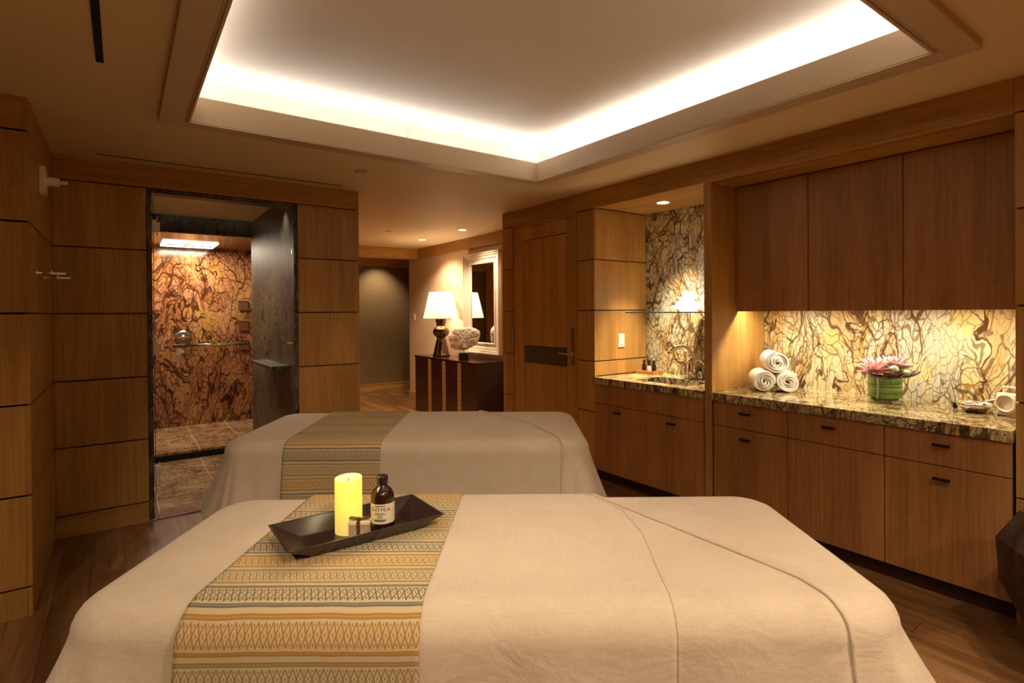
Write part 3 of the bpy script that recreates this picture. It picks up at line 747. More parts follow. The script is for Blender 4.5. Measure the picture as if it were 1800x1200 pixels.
# sculpture
sx, sy = 3.67, 6.21
t = empty('stone_sculpture', (sx, sy, ZTc), label='pale crystal slab sculpture on a black block', cat='sculpture')
b = MB(); b.box(-.06, .06, -.11, .11, 0, .095, M['black']); b.xf(Matrix.Rotation(math.radians(-35), 4, 'Z')); b.build('block', t, bevel=.003)
b = MB(); b.tube([(0, 0, .095), (0, 0, .17)], .005, M['steel']); b.build('pin', t)
def rock_mat():
    tt = NT('selenite_rock'); co = tt.coord(); n = tt.noise(co, 14, 6, .7, .5); v = tt.vor(co, 22)
    tt.set(tt.mix(n, L((246, 232, 212)), L((206, 182, 156))), .35, Transmission_Weight=.25); tt.bump(tt.math('ADD', n, v), .9, .02); return tt.m
M['rock'] = rock_mat()
b = MB(); rr = random.Random(5); outline = []
for i in range(40):
    a = 2*pi*i/40; r = 1+.05*sin(3*a+1)+.04*sin(7*a)+rr.uniform(-.035, .035)
    ca, sa = cos(a), sin(a); outline.append((.20*r*math.copysign(abs(ca)**.75, ca), .150*r*math.copysign(abs(sa)**.8, sa)+.285+.02*ca))
rows = []
for sgn, sc in ((-1, .0), (-1, .5), (-1, .85), (-.5, 1), (.5, 1), (1, .85), (1, .5), (1, 0)):
    rows.append([(x*sc, sgn*.03*(1-.2*sc)+(rr.uniform(-.008, .008) if 0 < sc else 0), .28+(z-.28)*sc) for x, z in outline])
b.grid(rows, M['rock'], True, True); b.xf(Matrix.Rotation(math.radians(-35), 4, 'Z')); b.build('crystal_slab', t)
# mirror
my0, my1, mz0, mz1 = 5.71, 6.60, .895, 2.25
t = empty('wall_mirror', (HX-.0005, 0, 0), label='tall mirror in a stepped silver white frame', cat='mirror')
def fr(b, y0, y1, z0, z1, w, x0, x1, m):
    b.box(x0, x1, y0, y0+w, z0, z1, m); b.box(x0, x1, y1-w, y1, z0, z1, m); b.box(x0, x1, y0+w, y1-w, z0, z0+w, m); b.box(x0, x1, y0+w, y1-w, z1-w, z1, m)
SF = M['silver_frame'] = plain('silver_leaf_frame', (232, 218, 196), .32, .25, var=.08)
b = MB()
steps = [(0, .022, .075), (.022, .05, .062), (.05, .085, .05), (.085, .125, .036), (.125, .148, .046)]
for o0, o1, h in steps: fr(b, my0+o0, my1-o0, mz0+o0, mz1-o0, o1-o0, -h, 0, SF)
b.build('frame', t, bevel=.006)
MR = NT('mirror_silver'); MR.set(MR.mix(MR.noise(MR.coord(), 2), (.9, .9, .88, 1), (.86, .86, .84, 1)), .0, 1)
b = MB(); b.box(-.026, -.002, my0+.1485, my1-.1485, mz0+.1485, mz1-.1485, MR.m); b.build('mirror_glass', t)

# ------------------------------------------------------------ massage tables and their linen
def linen(name, a, bcol, bs=.25):
    t = NT(name); co = t.coord()
    w1 = t.noise(t.mapping(co, scale=(1, .08, .4)), 260, 2); w2 = t.noise(t.mapping(co, scale=(.08, 1, 1)), 260, 2)
    cr = t.noise(co, 5, 4, .6, .8); cr2 = t.noise(t.mapping(co, scale=(.4, 1, 1)), 16, 3, .6, .5)
    f = t.math('ADD', t.math('MULTIPLY', t.math('ADD', w1, w2), .3), t.math('MULTIPLY', cr, .4))
    t.set(t.mix(t.ramp(f, .3, .7), L(a), L(bcol)), .85, spec=.2, Sheen_Weight=.15)
    t.bump(t.math('ADD', t.math('MULTIPLY', cr, 1.0), t.math('ADD', t.math('MULTIPLY', cr2, .35), t.math('MULTIPLY', w1, .06))), bs, .03)
    return t.m
M['linen'] = linen('beige_cotton_sheet', (212, 192, 166), (198, 176, 150))
M['pad'] = plain('cream_vinyl', (210, 198, 176), .5)
M['edge'] = plain('hem_shadow_thread', (120, 92, 66), .8)

def runner_mat():
    t = NT('woven_ikat_runner'); uv = t.coord('UV'); s = t.add('ShaderNodeSeparateXYZ'); t.put(s.inputs[0], uv)
    U, V = s.outputs[0], s.outputs[1]
    U = t.math('ADD', U, t.math('MULTIPLY', t.noise(uv, 9, 1), .0)); V = t.math('ADD', V, t.math('MULTIPLY', t.math('SUBTRACT', t.noise(uv, 7, 2), .5), .008))
    P_ = .085; vb = t.math('DIVIDE', t.math('SUBTRACT', V, .025), P_); ib = t.math('FLOOR', vb); fb = t.math('FRACT', vb)
    i3 = t.math('MODULO', t.math('ADD', ib, 300), 3)
    def near(x, c0, w): return t.math('LESS_THAN', t.math('ABSOLUTE', t.math('SUBTRACT', x, c0)), w)
    p = t.math('SUBTRACT', t.math('FRACT', t.math('DIVIDE', U, .0345)), .5)
    a = t.math('MULTIPLY', t.math('ABSOLUTE', p), 2)
    q = t.math('DIVIDE', t.math('SUBTRACT', fb, .22), .52)
    inz = t.math('MULTIPLY', t.math('GREATER_THAN', q, 0), t.math('LESS_THAN', q, 1))
    z1 = near(t.math('SUBTRACT', q, a), 0, .11); z2 = near(t.math('ADD', q, a), 1, .11)
    zz = t.math('MULTIPLY', t.math('MAXIMUM', z1, z2), inz)
    dot = t.math('MULTIPLY', t.math('GREATER_THAN', t.math('ABSOLUTE', t.math('SUBTRACT', a, .5)), .41), near(q, .5, .08))
    dot2 = t.math('MULTIPLY', near(a, .5, .10), t.math('MAXIMUM', near(q, .12, .06), near(q, .88, .06)))
    st = t.math('MAXIMUM', near(fb, .11, .055), near(fb, .85, .065))
    st = t.math('MULTIPLY', st, t.math('SUBTRACT', 1, t.math('MULTIPLY', t.math('MAXIMUM', near(fb, .12, .008), near(fb, .85, .008)), .5)))
    m = t.math('MAXIMUM', t.math('MAXIMUM', zz, st), t.math('MAXIMUM', dot, dot2))
    c = t.mix(t.math('GREATER_THAN', i3, .5), L((176, 124, 44)), L((104, 98, 86)))
    c = t.mix(t.math('GREATER_THAN', i3, 1.5), c, L((152, 130, 84)))
    base = t.mix(t.noise(uv, 300, 2), L((222, 200, 160)), L((196, 170, 128)))
    c = t.mix(t.math('MULTIPLY', m, .88), base, c)
    wv = t.noise(t.mapping(uv, scale=(1, .1, 1)), 700, 2)
    t.set(t.mix(t.math('MULTIPLY', wv, .25), c, L((90, 70, 46))), .9, spec=.15); t.bump(t.math('ADD', m, wv), .25, .002)
    return t.m
M['runner'] = runner_mat()

RZ = -YAW
class Bed:
    def __init__(s, u0, u1, v0, v1, zt, seed):
        s.u0, s.u1, s.v0, s.v1, s.zt = u0, u1, v0, v1, zt; s.rc = .15; s.seed = seed; s.zb = .36
        s.r = .075
        Lu, Lv = u1-u0-2*s.rc, v1-v0-2*s.rc; q = pi/2*s.rc
        s.segs = [('f', Lu), ('c', q), ('r', Lv), ('c', q), ('b', Lu), ('c', q), ('l', Lv), ('c', q)]
        s.per = sum(x[1] for x in s.segs)
    def base(s, a):
        """arc position -> point, outward normal, cornerness"""
        a = a % s.per; i = 0
        while a > s.segs[i][1]: a -= s.segs[i][1]; i += 1
        k, ln = s.segs[i]; rc = s.rc
        if i == 0: return (s.u0+rc+a, s.v0), (0, -1), 0
        if i == 2: return (s.u1, s.v0+rc+a), (1, 0), 0
        if i == 4: return (s.u1-rc-a, s.v1), (0, 1), 0
        if i == 6: return (s.u0, s.v1-rc-a), (-1, 0), 0
        cen = {1: (s.u1-rc, s.v0+rc, -pi/2), 3: (s.u1-rc, s.v1-rc, 0), 5: (s.u0+rc, s.v1-rc, pi/2), 7: (s.u0+rc, s.v0+rc, pi)}[i]
        th = cen[2]+a/ln*pi/2
        return (cen[0]+rc*cos(th), cen[1]+rc*sin(th)), (cos(th), sin(th)), sin(pi*a/ln)
    def fold(s, a, d):
        (x, y), n, c = s.base(a); k = d/.35
        # distance from the nearest corner along the perimeter
        acc = 0; dc = 9
        for kd, ln in s.segs:
            if kd == 'c':
                m = acc+ln/2; e = abs((a-m+s.per/2) % s.per-s.per/2); dc = min(dc, e)
            acc += ln
        w = math.exp(-(dc/.28)**2)
        long_side = abs(n[1]) > .95
        amp = (.006 if long_side else .022)+.022*w
        f = sin(a*17+s.seed)+.6*sin(a*29+2*s.seed)+.4*sin(a*47+s.seed*3)
        return amp*f*k+(.10 if s.seed < 2 else .075)*w*k*k**.2+(.08 if s.seed < 2 and n[0] < -.5 else .05)*k*(0 if long_side else 1)+.02*k
    def prof(s, t):
        """t: arc distance from the point r inside the edge. returns offset, z, d, normal(out,z)"""
        r = s.r; q = r*pi/2
        if t <= 0: return (-r+t, s.zt, 0, (0, 1))
        if t < q: th = t/r; return (-r+r*sin(th), s.zt-r+r*cos(th), 0, (sin(th), cos(th)))
        d = t-q; return (0, s.zt-r-d, d, (1, 0))
    def surf_side(s, a, t, lift=0):
        (x, y), n, c = s.base(a); o, z, d, nn = s.prof(t)
        if d > 0: o += s.fold(a, d)
        o += nn[0]*lift; z += nn[1]*lift
        return (x+n[0]*o, y+n[1]*o, z)
    def strip(s, u, sv, lift):
        """long-axis position u, signed distance sv from the bed's middle line (negative = towards camera), following the surface"""
        half = (s.v1-s.v0)/2-s.r; mid = (s.v0+s.v1)/2
        t = abs(sv)-half
        if t <= 0: return (u, mid+sv, s.zt+lift)
        ustart = s.u0+s.rc
        if sv < 0: a = u-ustart
        else: a = s.segs[0][1]+s.segs[1][1]+s.segs[2][1]+s.segs[3][1]+(s.u1-s.rc-u)
        return s.surf_side(a, t, lift)

def make_bed(B, names, root_loc=(0, 0, 0)):
    # table itself
    t = empty('massage_table', (0, 0, 0), RZ, names['table'], 'massage table')
    b = MB(); b.box(B.u0+.085, B.u1-.085, B.v0+.085, B.v1-.085, B.zt-.13, B.zt-.006, M['pad']); b.build('padded_top', t, bevel=.03)
    b = MB(); b.box(B.u0+.09, B.u1-.09, B.v0+.09, B.v1-.09, B.zt-.20, B.zt-.131, M['mahog']); b.build('frame', t, bevel=.004)
    for su in (B.u0+.16, B.u1-.16):
        for sv in (B.v0+.15, B.v1-.15):
            b = MB(); b.box(su-.04, su+.04, sv-.04, sv+.04, 0, B.zt-.201, M['mahog']); b.build('leg', t, bevel=.004)
    b = MB(); b.box(B.u0+.205, B.u1-.205, B.v0+.12, B.v1-.12, .16, .19, M['mahog']); b.build('shelf', t, bevel=.003)
    # spread
    b = MB(); N = 520; rows = []
    q = B.r*pi/2; drop = B.zt-B.r-B.zb
    ts = [-.06, -.03, 0]+[q*k/6 for k in range(1, 7)]+[q+drop*k/16 for k in range(1, 17)]
    for tt in ts: rows.append([B.surf_side(B.per*i/N, tt) for i in range(N)])
    b.grid(rows, M['linen'], True, True)
    b.f.append(tuple(range(N))); b.mi.append(0); b.sm.append(True)
    o = b.build('sheet', solid=0); o.rotation_euler = (0, 0, RZ); tag(o, names['sheet'], 'bed sheet')
    return t
def overlay(B, name, ulo, ufun, s0, s1, lift, mat, lab, cat, th=.004, nu=46, uvs=False, parent=None, hem=0):
    b = MB(); rows = []; uvr = []
    n = int((s1-s0)/.012)
    for i in range(n+1):
        sv = s0+(s1-s0)*i/n; hi = ufun(sv)
        row = [B.strip(ulo(sv)+(hi-ulo(sv))*j/nu, sv, lift) for j in range(nu+1)]
        rows.append(row); uvr.append([(ulo(sv)+(hi-ulo(sv))*j/nu+5, (sv+5.0915) if B is NB else 3.93-1.1*sv) for j in range(nu+1)])
    b.grid(rows, mat, True, False, uvr)
    o = b.build(name, parent, solid=th)
    if not parent: o.rotation_euler = (0, 0, RZ); tag(o, lab, cat)
    if hem:
        b = MB(); b.tube([tuple(Vector(B.strip(ufun(s0+(s1-s0)*i/n), s0+(s1-s0)*i/n, lift+hem+.0004))) for i in range(n+1)], hem, mat, 6); b.build('hem', o)
    return o

# near bed
ZB = .75
NB = Bed(-1.095, .955, 1.235, 2.085, ZB, 1.3)
make_bed(NB, {'table': 'massage table nearest the camera, hidden under its beige sheet', 'sheet': 'beige fitted sheet draped over the nearer massage table'})
def lin(pts):
    def f(x):
        if x <= pts[0][0]: return pts[0][1]
        for (a, b_), (c, d_) in zip(pts[:-1], pts[1:]):
            if x <= c: return b_+(d_-b_)*(x-a)/(c-a)
        return pts[-1][1]
    return f
un = lin([(-.90, .77), (-.42, .765), (-.28, .73), (-.20, .68), (.42, .26), (.6, .22)])
un2 = lambda sv: min(lin([(-.9, .36), (-.3, .375), (.0, .395), (.3, .36)])(sv), un(sv)-.035)
overlay(NB, 'folded_top_sheet', lambda s_: -.45, un, -.835, .60, .0030, M['linen'], 'folded beige top sheet with a diagonal edge on the nearer table', 'bed sheet', .005, hem=.0060)
overlay(NB, 'blanket_layer', lambda s_: -.44, un2, -.83, .59, .0094, M['linen'], 'second beige blanket layer seam running down the nearer table', 'blanket', .004, hem=.0030)
rl = lin([(-.9, -.775), (-.35, -.765), (.6, -.745)]); rh = lin([(-.9, -.215), (-.35, -.215), (.6, -.18)])
overlay(NB, 'bed_runner', rl, rh, -.80, .62, .0150, M['runner'], 'patterned woven runner across the nearer table, under the tray', 'bed runner', .003, uvs=True)
# far bed
FB = Bed(-1.62, .43, 2.93, 3.88, ZB-.005, 2.7)
make_bed(FB, {'table': 'massage table farther from the camera, hidden under its beige sheet', 'sheet': 'beige fitted sheet draped over the farther massage table'})
fu = lin([(-.8, .25), (-.47, .27), (-.40, .25), (.0, .10), (.45, -.25), (.7, -.3)])
overlay(FB, 'folded_top_sheet', lambda s_: -.90, fu, -.83, .62, .0012, M['linen'], 'folded beige top sheet with a diagonal edge on the farther table', 'bed sheet', .005, hem=.0060)
rl = lin([(-.9, -1.25), (-.4, -1.24), (.6, -1.265)]); rh = lin([(-.9, -.715), (-.4, -.715), (.6, -.725)])
overlay(FB, 'bed_runner', rl, rh, -.81, .62, .0068, M['runner'], 'patterned woven runner across the farther table', 'bed runner', .003, uvs=True)

# ------------------------------------------------------------ tray, candle, bottle, gift box (bed space)
def W2(u, v, z): return (u*cY+v*sY, -u*sY+v*cY, z)
ZR = ZB+.0185      # top of the near runner
TRB = M['tray'] = plain('espresso_tray', (46, 26, 22), .28, var=.12)
rim = [(-.735, 1.612), (-.585, 1.435), (-.212, 1.702), (-.358, 1.862)]
cu = sum(p[0] for p in rim)/4; cv = sum(p[1] for p in rim)/4
axis = math.atan2(1.70-1.435, -.212+.585)
t = empty('serving_tray', W2(cu, cv, ZR), RZ+axis, 'dark brown rectangular tray with flared sides on the nearer table', 'tray')
Lh, Wh = .235, .118
def ring(l, w, z, n=1): return [(-l, -w, z), (l, -w, z), (l, w, z), (-l, w, z)]
rr_ = [ring(Lh*.66, Wh*.62, 0), ring(Lh, Wh, .046), ring(Lh-.007, Wh-.005, .047), ring(Lh*.66-.004, Wh*.62-.003, .007)]
b = MB(); b.raw([p for r in rr_ for p in r], [(3, 2, 1, 0)]+[(4*k+i, 4*k+(i+1) % 4, 4*k+4+(i+1) % 4, 4*k+4+i) for k in range(3) for i in range(4)]+[(12, 13, 14, 15)], TRB)
b.build('tray_body', t, bevel=.002)
# candle
c = empty('led_candle', W2(-.505, 1.662, ZR+.0076), RZ, 'lit yellow pillar candle on the dark tray', 'candle')
def wax():
    tt = NT('glowing_wax'); co = tt.coord(); s = tt.add('ShaderNodeSeparateXYZ'); tt.put(s.inputs[0], co)
    n = tt.noise(co, 12, 2)
    tt.set(L((236, 200, 110)), .5); 
    tt.put(tt.b.inputs['Emission Color'], tt.mix(tt.ramp(tt.math('ADD', s.outputs[2], tt.math('MULTIPLY', n, .02)), .0, .12), L((250, 205, 110)), L((255, 222, 66))))
    tt.put(tt.b.inputs['Emission Strength'], .40)
    return tt.m
M['wax'] = wax(); R = .0405
b = MB(); n = 48; rows = []
for rr2, zf in ((R, 0), (R, .09)): rows.append([(rr2*cos(2*pi*i/n), rr2*sin(2*pi*i/n), zf) for i in range(n)])
top = lambda a: .163+.0015*cos(a-.9)
rows.append([(R*cos(2*pi*i/n), R*sin(2*pi*i/n), top(2*pi*i/n)) for i in range(n)])
rows.append([(R*.95*cos(2*pi*i/n), R*.95*sin(2*pi*i/n), top(2*pi*i/n)+.002) for i in range(n)])
rows.append([(R*.86*cos(2*pi*i/n), R*.86*sin(2*pi*i/n), .150) for i in range(n)])
rows.append([(R*.2*cos(2*pi*i/n), R*.2*sin(2*pi*i/n), .146) for i in range(n)])
b.grid(rows, M['wax'], True, True); b.f.append(tuple(reversed(range(n)))); b.mi.append(0); b.sm.append(False); b.f.append(tuple(range(5*n, 6*n))); b.mi.append(0); b.sm.append(True)
b.build('wax_body', c)
b = MB(); b.tube([(0, 0, .146), (.001, 0, .160)], .002, M['black'], 6); b.build('wick', c)
l = bpy.data.lights.new('candle_light', 'POINT'); l.energy = .55; l.color = (1, .82, .45); l.shadow_soft_size = .043
lo = bpy.data.objects.new('candle_light', l); COL.objects.link(lo); lo.location = W2(-.505, 1.662, ZR+.24); 
# bottle
AMG = M['amber_glass'] = plain('amber_brown_glass', (58, 26, 10), .06, var=.15, Transmission_Weight=.35, IOR=1.5)
bt = empty('oil_bottle', W2(-.406, 1.685, ZR+.0076), RZ, 'brown glass oil bottle with cream label on the dark tray', 'bottle')
b = MB(); b.lathe([(.032, 0), (.035, .003), (.0355, .01), (.0355, .098), (.034, .108), (.028, .120), (.018, .129), (.014, .133), (.014, .139)], AMG, n=40); b.build('bottle_body', bt)
b = MB(); b.lathe([(.0165, .1392), (.0172, .142), (.0172, .160), (.0155, .163)], M['black'], n=32); b.build('cap', bt)
LAB = M['cream_label'] = plain('cream_paper_label', (224, 204, 166), .75, var=.05)
b = MB(); b.lathe([(.0361, .024), (.0361, .084)], LAB, n=48, cap0=False, cap1=False); lb = b.build('paper_label', bt); lb['label'] = 'cream label with dark lettering'
def wrap_text(txt, size, zc, rad, parent, mat, ang0=-pi/2):
    cu_ = bpy.data.curves.new('lettering', 'FONT'); cu_.body = txt; cu_.size = size; cu_.align_x = 'CENTER'; cu_.align_y = 'CENTER'; cu_.space_character = 1.15
    ob = bpy.data.objects.new('lettering_src', cu_); COL.objects.link(ob)
    dg = bpy.context.evaluated_depsgraph_get(); me = bpy.data.meshes.new_from_object(ob.evaluated_get(dg))
    bpy.data.objects.remove(ob)
    for v in me.vertices:
        a = ang0+v.co.x/rad; v.co = (rad*cos(a), rad*sin(a), zc+v.co.y)
    me.materials.clear(); me.materials.append(mat)
    o = bpy.data.objects.new('lettering', me); COL.objects.link(o); o.parent = parent; return o
INK = plain('dark_ink', (40, 30, 24), .7)
wrap_text('THYMIA', .0165, .0665, .0366, lb, INK)
b = MB()
for z, w, h in ((.0575, .42, .0007), (.0535, .5, .0014), (.048, .22, .0018), (.0425, .26, .0012), (.036, .55, .0022), (.0325, .45, .0014), (.078, .45, .002)):
    for k in range(int(w*30)):
        a0 = -pi/2-w+2*w*k/int(w*30); a1 = a0+2*w/int(w*30)*.62
        pts = [(.0366*cos(a), .0366*sin(a)) for a in (a0, a1)]
        b.raw([(pts[0][0], pts[0][1], z-h), (pts[1][0], pts[1][1], z-h), (pts[1][0], pts[1][1], z+h), (pts[0][0], pts[0][1], z+h)], [(0, 1, 2, 3)], INK)
b.build('small_print', lb)
# gift box
gb = empty('gift_box', W2(-.458, 1.615, ZR+.0076), RZ+math.radians(4), 'small kraft gift box tied with a brown ribbon bow', 'box')
KR = plain('kraft_card', (176, 146, 112), .8, var=.05); RB = plain('brown_satin_ribbon', (92, 54, 34), .4, var=.1)
b = MB(); b.box(-.030, .030, -.014, .014, 0, .040, KR); b.box(-.031, .031, -.015, .015, .0405, .050, plain('cream_card_lid', (226, 206, 160), .8, var=.03)); b.build('card_body', gb, bevel=.001)
b = MB(); b.box(-.006, .004, -.0165, -.0153, .0, .051, RB); b.box(-.006, .004, -.0165, .016, .0503, .0518, RB); o = b.build('ribbon', gb)
b = MB()
for s in (-1, 1):
    loop = [(-.001, 0, .054), (s*.012, -.004, .060), (s*.026, -.002, .062), (s*.032, .002, .057), (s*.022, .003, .054), (-.001, .001, .054)]
    for k in range(len(loop)-1):
        p, q = loop[k], loop[k+1]; b.raw([(p[0], p[1]-.006, p[2]), (q[0], q[1]-.006, q[2]), (q[0], q[1]+.005, q[2]), (p[0], p[1]+.005, p[2])], [(0, 1, 2, 3)], RB)
b.sphere((-.001, -.001, .055), .005, RB, 8); b.build('bow', gb, solid=.0008)
WH = plain('white_print', (226, 220, 206), .7)
b = MB()
for r_ in (.0115, .009):
    for k in range(28):
        a0, a1 = 2*pi*k/28, 2*pi*(k+.8)/28; 
        b.raw([(r_*cos(a0), -.0146, .017+r_*sin(a0)), (r_*cos(a1), -.0146, .017+r_*sin(a1)), ((r_+.001)*cos(a1), -.0146, .017+(r_+.001)*sin(a1)), ((r_+.001)*cos(a0), -.0146, .017+(r_+.001)*sin(a0))], [(0, 1, 2, 3)], WH)
for k in range(8):
    a = pi*k/4; c_, s_ = cos(a), sin(a)
    b.raw([(0, -.0146, .017), (.004*c_-.0015*s_, -.0146, .017+.004*s_+.0015*c_), (.008*c_, -.0146, .017+.008*s_), (.004*c_+.0015*s_, -.0146, .017+.004*s_-.0015*c_)], [(0, 1, 2, 3)], WH)
b.build('emblem', gb)

# ------------------------------------------------------------ things on the long counter
ZC = .8855
TW = NT('white_terry'); co = TW.coord(); n_ = TW.noise(co, 220, 3, .7); TW.set(TW.mix(n_, L((246, 242, 234)), L((226, 220, 208))), .95, spec=.1, Sheen_Weight=.3); TW.bump(n_, .5, .004); M['terry'] = TW.m
def towel(name, loc, ax, r, ln, seed, lab):
    rd = random.Random(seed); b = MB(); turns = 4.2; N = 150; pts = []
    for i in range(N+1):
        a = i/N*turns*2*pi; rad = .008+(r-.012)*(i/N)**.9+.0018*sin(a*2.3+seed)
        pts.append((rad*cos(-a+seed), rad*sin(-a+seed)*.97))
    M_ = 14; rows = []
    for j in range(M_+1):
        f = j/M_; y = f*ln; rows.append([(x*(1+.012*sin(9*f+seed)), y+(.006*sin(i*.21+seed) if j in (0, M_) else 0)+(.0 if j else -.010*(1-i/N)*0), z) for i, (x, z) in enumerate(pts)])
    b.grid(rows, M['terry'], True)
    o = b.build(name, solid=.012); o.modifiers['Solid'].offset = 0
    s = o.modifiers.new('Bevel', 'BEVEL'); s.width = .004; s.segments = 2
    o.location = loc; o.rotation_euler = (0, 0, ax); tag(o, lab, 'towel', 'rolled white towels'); return o
TA = -math.radians(50); r_ = .074
bl = Vector((3.545, 2.00, ZC+r_)); dsep = Vector((cos(TA), sin(TA), 0))*(.149)
towel('rolled_towel', bl, TA, r_, .24, 1, 'rolled white towel at the bottom left of the stack, by the veneer post')
towel('rolled_towel', bl+dsep, TA, r_, .24, 2, 'rolled white towel at the bottom right of the stack')
towel('rolled_towel', bl+dsep*.5+Vector((0, 0, .128))+Vector((.02, .0, 0)), TA, r_*1.02, .24, 3, 'rolled white towel lying on top of the two others')

fl = empty('flower_arrangement', (3.72, 1.345, ZC), RZ, 'pink protea arrangement in a leaf lined glass vase', 'flowers')
b = MB(); b.lathe([(.084, 0), (.088, .004), (.088, .160), (.085, .160), (.085, .012), (.02, .010)], M['glass'], n=40); b.build('glass_vase', fl)
LW = NT('green_leaf_wrap'); co = LW.coord(); s = LW.add('ShaderNodeSeparateXYZ'); LW.put(s.inputs[0], co)
st_ = LW.noise(LW.mapping(co, scale=(.03, .03, 1)), 110, 3, .6); LW.set(LW.mix(LW.ramp(st_, .35, .7), L((52, 84, 22)), L((150, 182, 70))), .35); M['leafwrap'] = LW.m
b = MB(); b.lathe([(.0835, .034), (.0835, .156)], M['leafwrap'], n=40, cap0=False, cap1=False); b.lathe([(.0845, .085), (.0845, .09)], plain('pale_twine', (206, 214, 130), .6), n=40, cap0=False, cap1=False); b.build('leaf_wrap', fl)
PB = plain('dark_pebble', (104, 88, 68), .35, var=.3, scale=60)
b = MB(); rd = random.Random(9)
for i in range(60):
    a = rd.uniform(0, 2*pi); q = sqrt(rd.random())*.070; b.sphere((q*cos(a), q*sin(a), .016+rd.uniform(0, .012)), .011, PB, 6, (1.1, .8, .55))
o = b.build('pebbles', fl); o['kind'] = 'stuff'
b = MB(); b.lathe([(.04, .03), (.075, .10), (.08, .155)], plain('dark_stems', (28, 34, 16), .7), n=20); b.build('stems', fl)
PK = NT('protea_petal'); co = PK.coord(); n_ = PK.noise(co, 40, 2); PK.set(PK.mix(PK.ramp(n_, .4, .65), L((240, 204, 208)), L((214, 120, 136))), .5); M['petal'] = PK.m
def petal(b, c, az, el, ln, w, m, curl=.35, seg=7):
    d = Vector((cos(az)*cos(el), sin(az)*cos(el), sin(el))); side = Vector((-sin(az), cos(az), 0)); nrm = side.cross(d)
    rows = []
    for i in range(seg+1):
        f = i/seg; ww = w*sin(pi*min(.999, f*.86+.10))**.8; p = Vector(c)+d*ln*f-nrm*(curl*ln*f*f)
        rows.append([tuple(p-side*ww+nrm*(-.25*ww)), tuple(p), tuple(p+side*ww+nrm*(-.25*ww))])
    b.grid(rows, m, True)
for cx_, cy_, cz_, az0, k in ((-.065, -.01, .170, pi, 0), (.06, .01, .180, 0, 1)):
    b = MB(); rd = random.Random(20+k)
    for ringi, (nn, el, ln) in enumerate(((9, 1.25, .10), (13, .95, .125), (16, .6, .12), (16, .3, .10))):
        for i in range(nn): petal(b, (cx_, cy_, cz_), 2*pi*i/nn+ringi*.3, el+rd.uniform(-.08, .08), ln, .0115, M['petal'], -.12)
    b.sphere((cx_, cy_, cz_+.04), .03, plain('cream_cone', (226, 214, 150), .7, var=.2), 10, (1, 1, 1.3))
    o = b.build('protea_bloom', fl, solid=.0012); o['label'] = 'pale pink spiky petals'
DL = M['dark_leaf'] = plain('burgundy_leaf', (92, 50, 52), .3, var=.3); PL = plain('pink_fold_leaf', (206, 150, 164), .35, var=.15)
def foldleaf(c, az, el, ln, w, m):
    b = MB(); d = Vector((cos(az)*cos(el), sin(az)*cos(el), sin(el))); side = Vector((-sin(az), cos(az), 0)); nrm = side.cross(d); rows = []
    for i in range(9):
        f = i/8; ww = w*(.35+.65*sin(pi*min(1, f*.9+.1)))*(1 if f < .95 else .4); p = Vector(c)+d*ln*f-nrm*.1*ln*f*f
        rows.append([tuple(p+side*ww*cos(q)+nrm*ww*.8*(1-abs(cos(q)))*1.0) for q in [pi*j/8 for j in range(9)]])
    b.grid(rows, m, True); return b.build('folded_leaf', fl, solid=.0025)
foldleaf((-.055, -.075, .18), -.05, .02, .11, .032, DL); foldleaf((0, -.03, .25), -.35, -.32, .12, .034, PL); foldleaf((.05, -.05, .165), -.12, .12, .12, .022, DL); foldleaf((-.03, -.02, .165), pi+.2, .1, .10, .02, DL)
foldleaf((0.01, -.04, .20), -.5, -.3, .09, .03, DL)
GB = plain('green_bud', (166, 196, 136), .5, var=.2)
for c_, rr2, p0 in (((.062, -.09, .188), .021, (.03, -.08, .155)), ((.093, -.05, .192), .017, (.06, -.05, .155)), ((-.0, -.075, .205), .026, (0, -.05, .155)), ((.0, 0, .235), .03, (0, 0, .155))):
    b = MB(); b.sphere(c_, rr2, GB, 12, (1, 1, .9)); b.tube([p0, c_], .004, GB, 6); b.build('bud', fl)

# metal bowl with spoon, small stopper
bw = empty('metal_bowl', (3.745, .93, ZC), 0, 'shallow polished metal bowl beside the small clock', 'bowl')
b = MB(); b.lathe([(.035, 0), (.045, .004), (.075, .030), (.083, .048), (.081, .049), (.072, .032), (.04, .008), (.005, .006)], M['chrome'], n=40); b.build('bowl_body', bw)
b = MB(); P0 = [(-.01, -.01, .022), (.01, -.045, .065), (.02, -.085, .075), (.02, -.10, .07)]
b.tube(P0, .0035, M['chrome'], 8); b.sphere((-.02, .01, .052), .026, M['chrome'], 12, (1, 1, .5)); b.tube([(-.02, .01, .052), (-.01, -.01, .04), (.01, -.045, .065)], .003, M['chrome'], 8); b.build('spoon', bw)
b = MB(); b.lathe([(.008, 0), (.012, .004), (.012, .02), (.006, .028), (.009, .036)], M['black'], (3.80, 1.03, ZC), n=16); tag(b.build('bottle_stopper'), 'tiny black stopper standing left of the metal bowl', 'stopper')
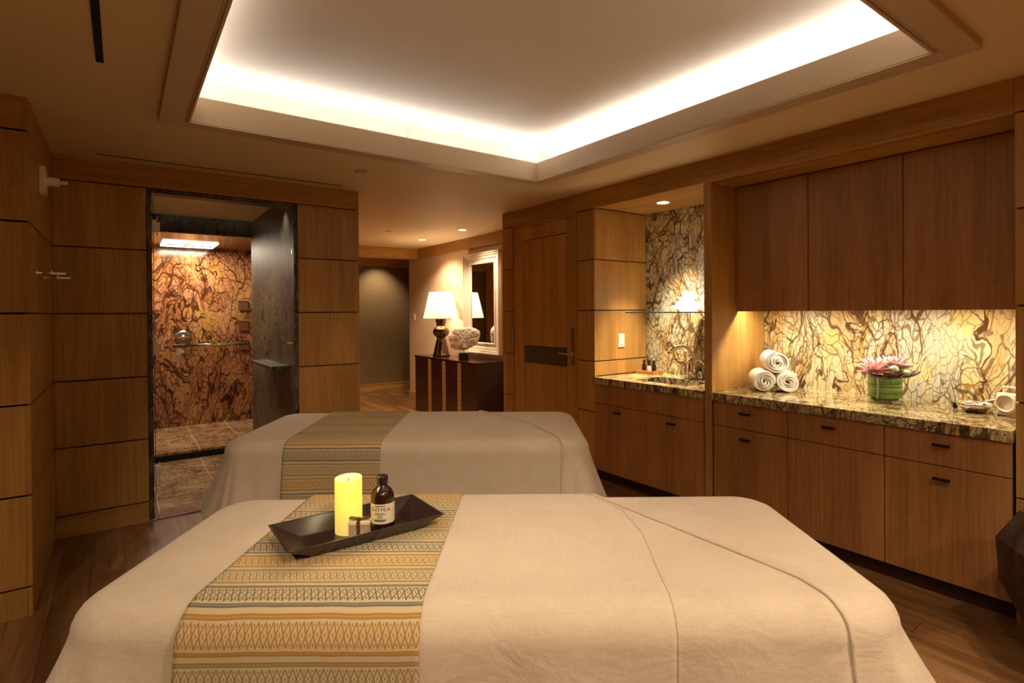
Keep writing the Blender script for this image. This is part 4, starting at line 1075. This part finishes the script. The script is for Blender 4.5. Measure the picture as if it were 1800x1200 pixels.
# clock
ck = empty('table_clock', (3.725, .782, ZC), math.radians(-108), 'small white carriage clock with a round face', 'clock')
CW_ = plain('ivory_enamel', (236, 226, 200), .25, var=.03)
b = MB(); b.box(-.048, .048, -.022, .03, .014, .118, CW_); b.build('case', ck, bevel=.006)
b = MB(); b.box(-.05, .05, -.024, .032, .006, .0135, CW_)
for sx_ in (-1, 1):
    for sy_ in (-1, 1): b.lathe([(.006, 0), (.008, .003), (.006, .006)], M['bronze'], (sx_*.04, .004+sy_*.018, 0), n=12)
b.build('foot_plinth', ck)
def disc(b, prof, m, y, cz, n=40):
    k = len(b.v); b.lathe(prof, m, n=n); b.v[k:] = [(v[0], y-v[2], cz+v[1]) for v in b.v[k:]]
b = MB(); disc(b, [(.050, 0), (.050, .010), (.045, .016), (.038, .016), (.036, .006)], CW_, -.0225, .068); b.build('bezel', ck)
b = MB(); disc(b, [(.0355, .0), (.0355, .002)], plain('dial_white', (214, 222, 228), .4, var=.03), -.0235, .068); b.build('dial', ck)
b = MB()
for k in range(12):
    a = 2*pi*k/12; p = Vector((.029*cos(a), -.0262, .068+.029*sin(a))); b.box(p.x-.0015, p.x+.0015, p.y, p.y+.0004, p.z-.003, p.z+.003, INK)
b.tube([(0, -.027, .068), (.012, -.027, .082)], .001, INK, 5); b.tube([(0, -.027, .068), (.018, -.027, .055)], .0008, INK, 5); b.sphere((0, -.027, .068), .003, INK, 8); b.build('clock_hands', ck)
b = MB(); b.tube([(-.03, .004, .118), (-.03, .004, .150), (.03, .004, .150), (.03, .004, .118)], .0045, CW_, 10); b.build('carry_handle', ck)

# ------------------------------------------------------------ faceted dark wood stool at right edge
DW = NT('dark_zebra_wood'); co = DW.coord(); g1 = DW.noise(DW.mapping(co, scale=(1, 1, .06), rot=(0, .25, 0)), 70, 4, .7); g2 = DW.noise(DW.mapping(co, scale=(1, 1, .12), rot=(0, .25, 0)), 14, 3, .6)
DW.set(DW.mix(DW.ramp(DW.math('ADD', DW.math('MULTIPLY', g1, .5), DW.math('MULTIPLY', g2, .5)), .42, .62), L((26, 18, 12)), L((70, 52, 34))), .35); DW.bump(g1, .2, .004)
t = empty('faceted_stool', W2(2.215, 2.03, 0), RZ+.12, 'dark striped wooden stool with faceted sides at the right edge', 'stool')
b = MB(); n = 7
def rg(r, z, tw): return [(r*cos(2*pi*(i+tw)/n), r*sin(2*pi*(i+tw)/n), z) for i in range(n)]
lv = [rg(.15, 0, .25), rg(.30, .33, .5), rg(.31, .50, .5), rg(.235, .63, .5)]
vs = [p for r in lv for p in r]; fs = [tuple(range(n-1, -1, -1)), tuple(range(3*n, 4*n))]
for k in range(3):
    for i in range(n):
        j = (i+1) % n; fs += [(k*n+i, k*n+j, (k+1)*n+j), (k*n+i, (k+1)*n+j, (k+1)*n+i)]
b.raw(vs, fs, DW.m); b.build('stool_body', t, bevel=.003)
b = MB(); b.raw(rg(.225, .6305, .5)+rg(.215, .65, .5), [tuple(range(n-1, -1, -1)), tuple(range(n, 2*n))]+[(i, (i+1) % n, n+(i+1) % n, n+i) for i in range(n)], M['black']); b.build('seat_pad', t, bevel=.003)
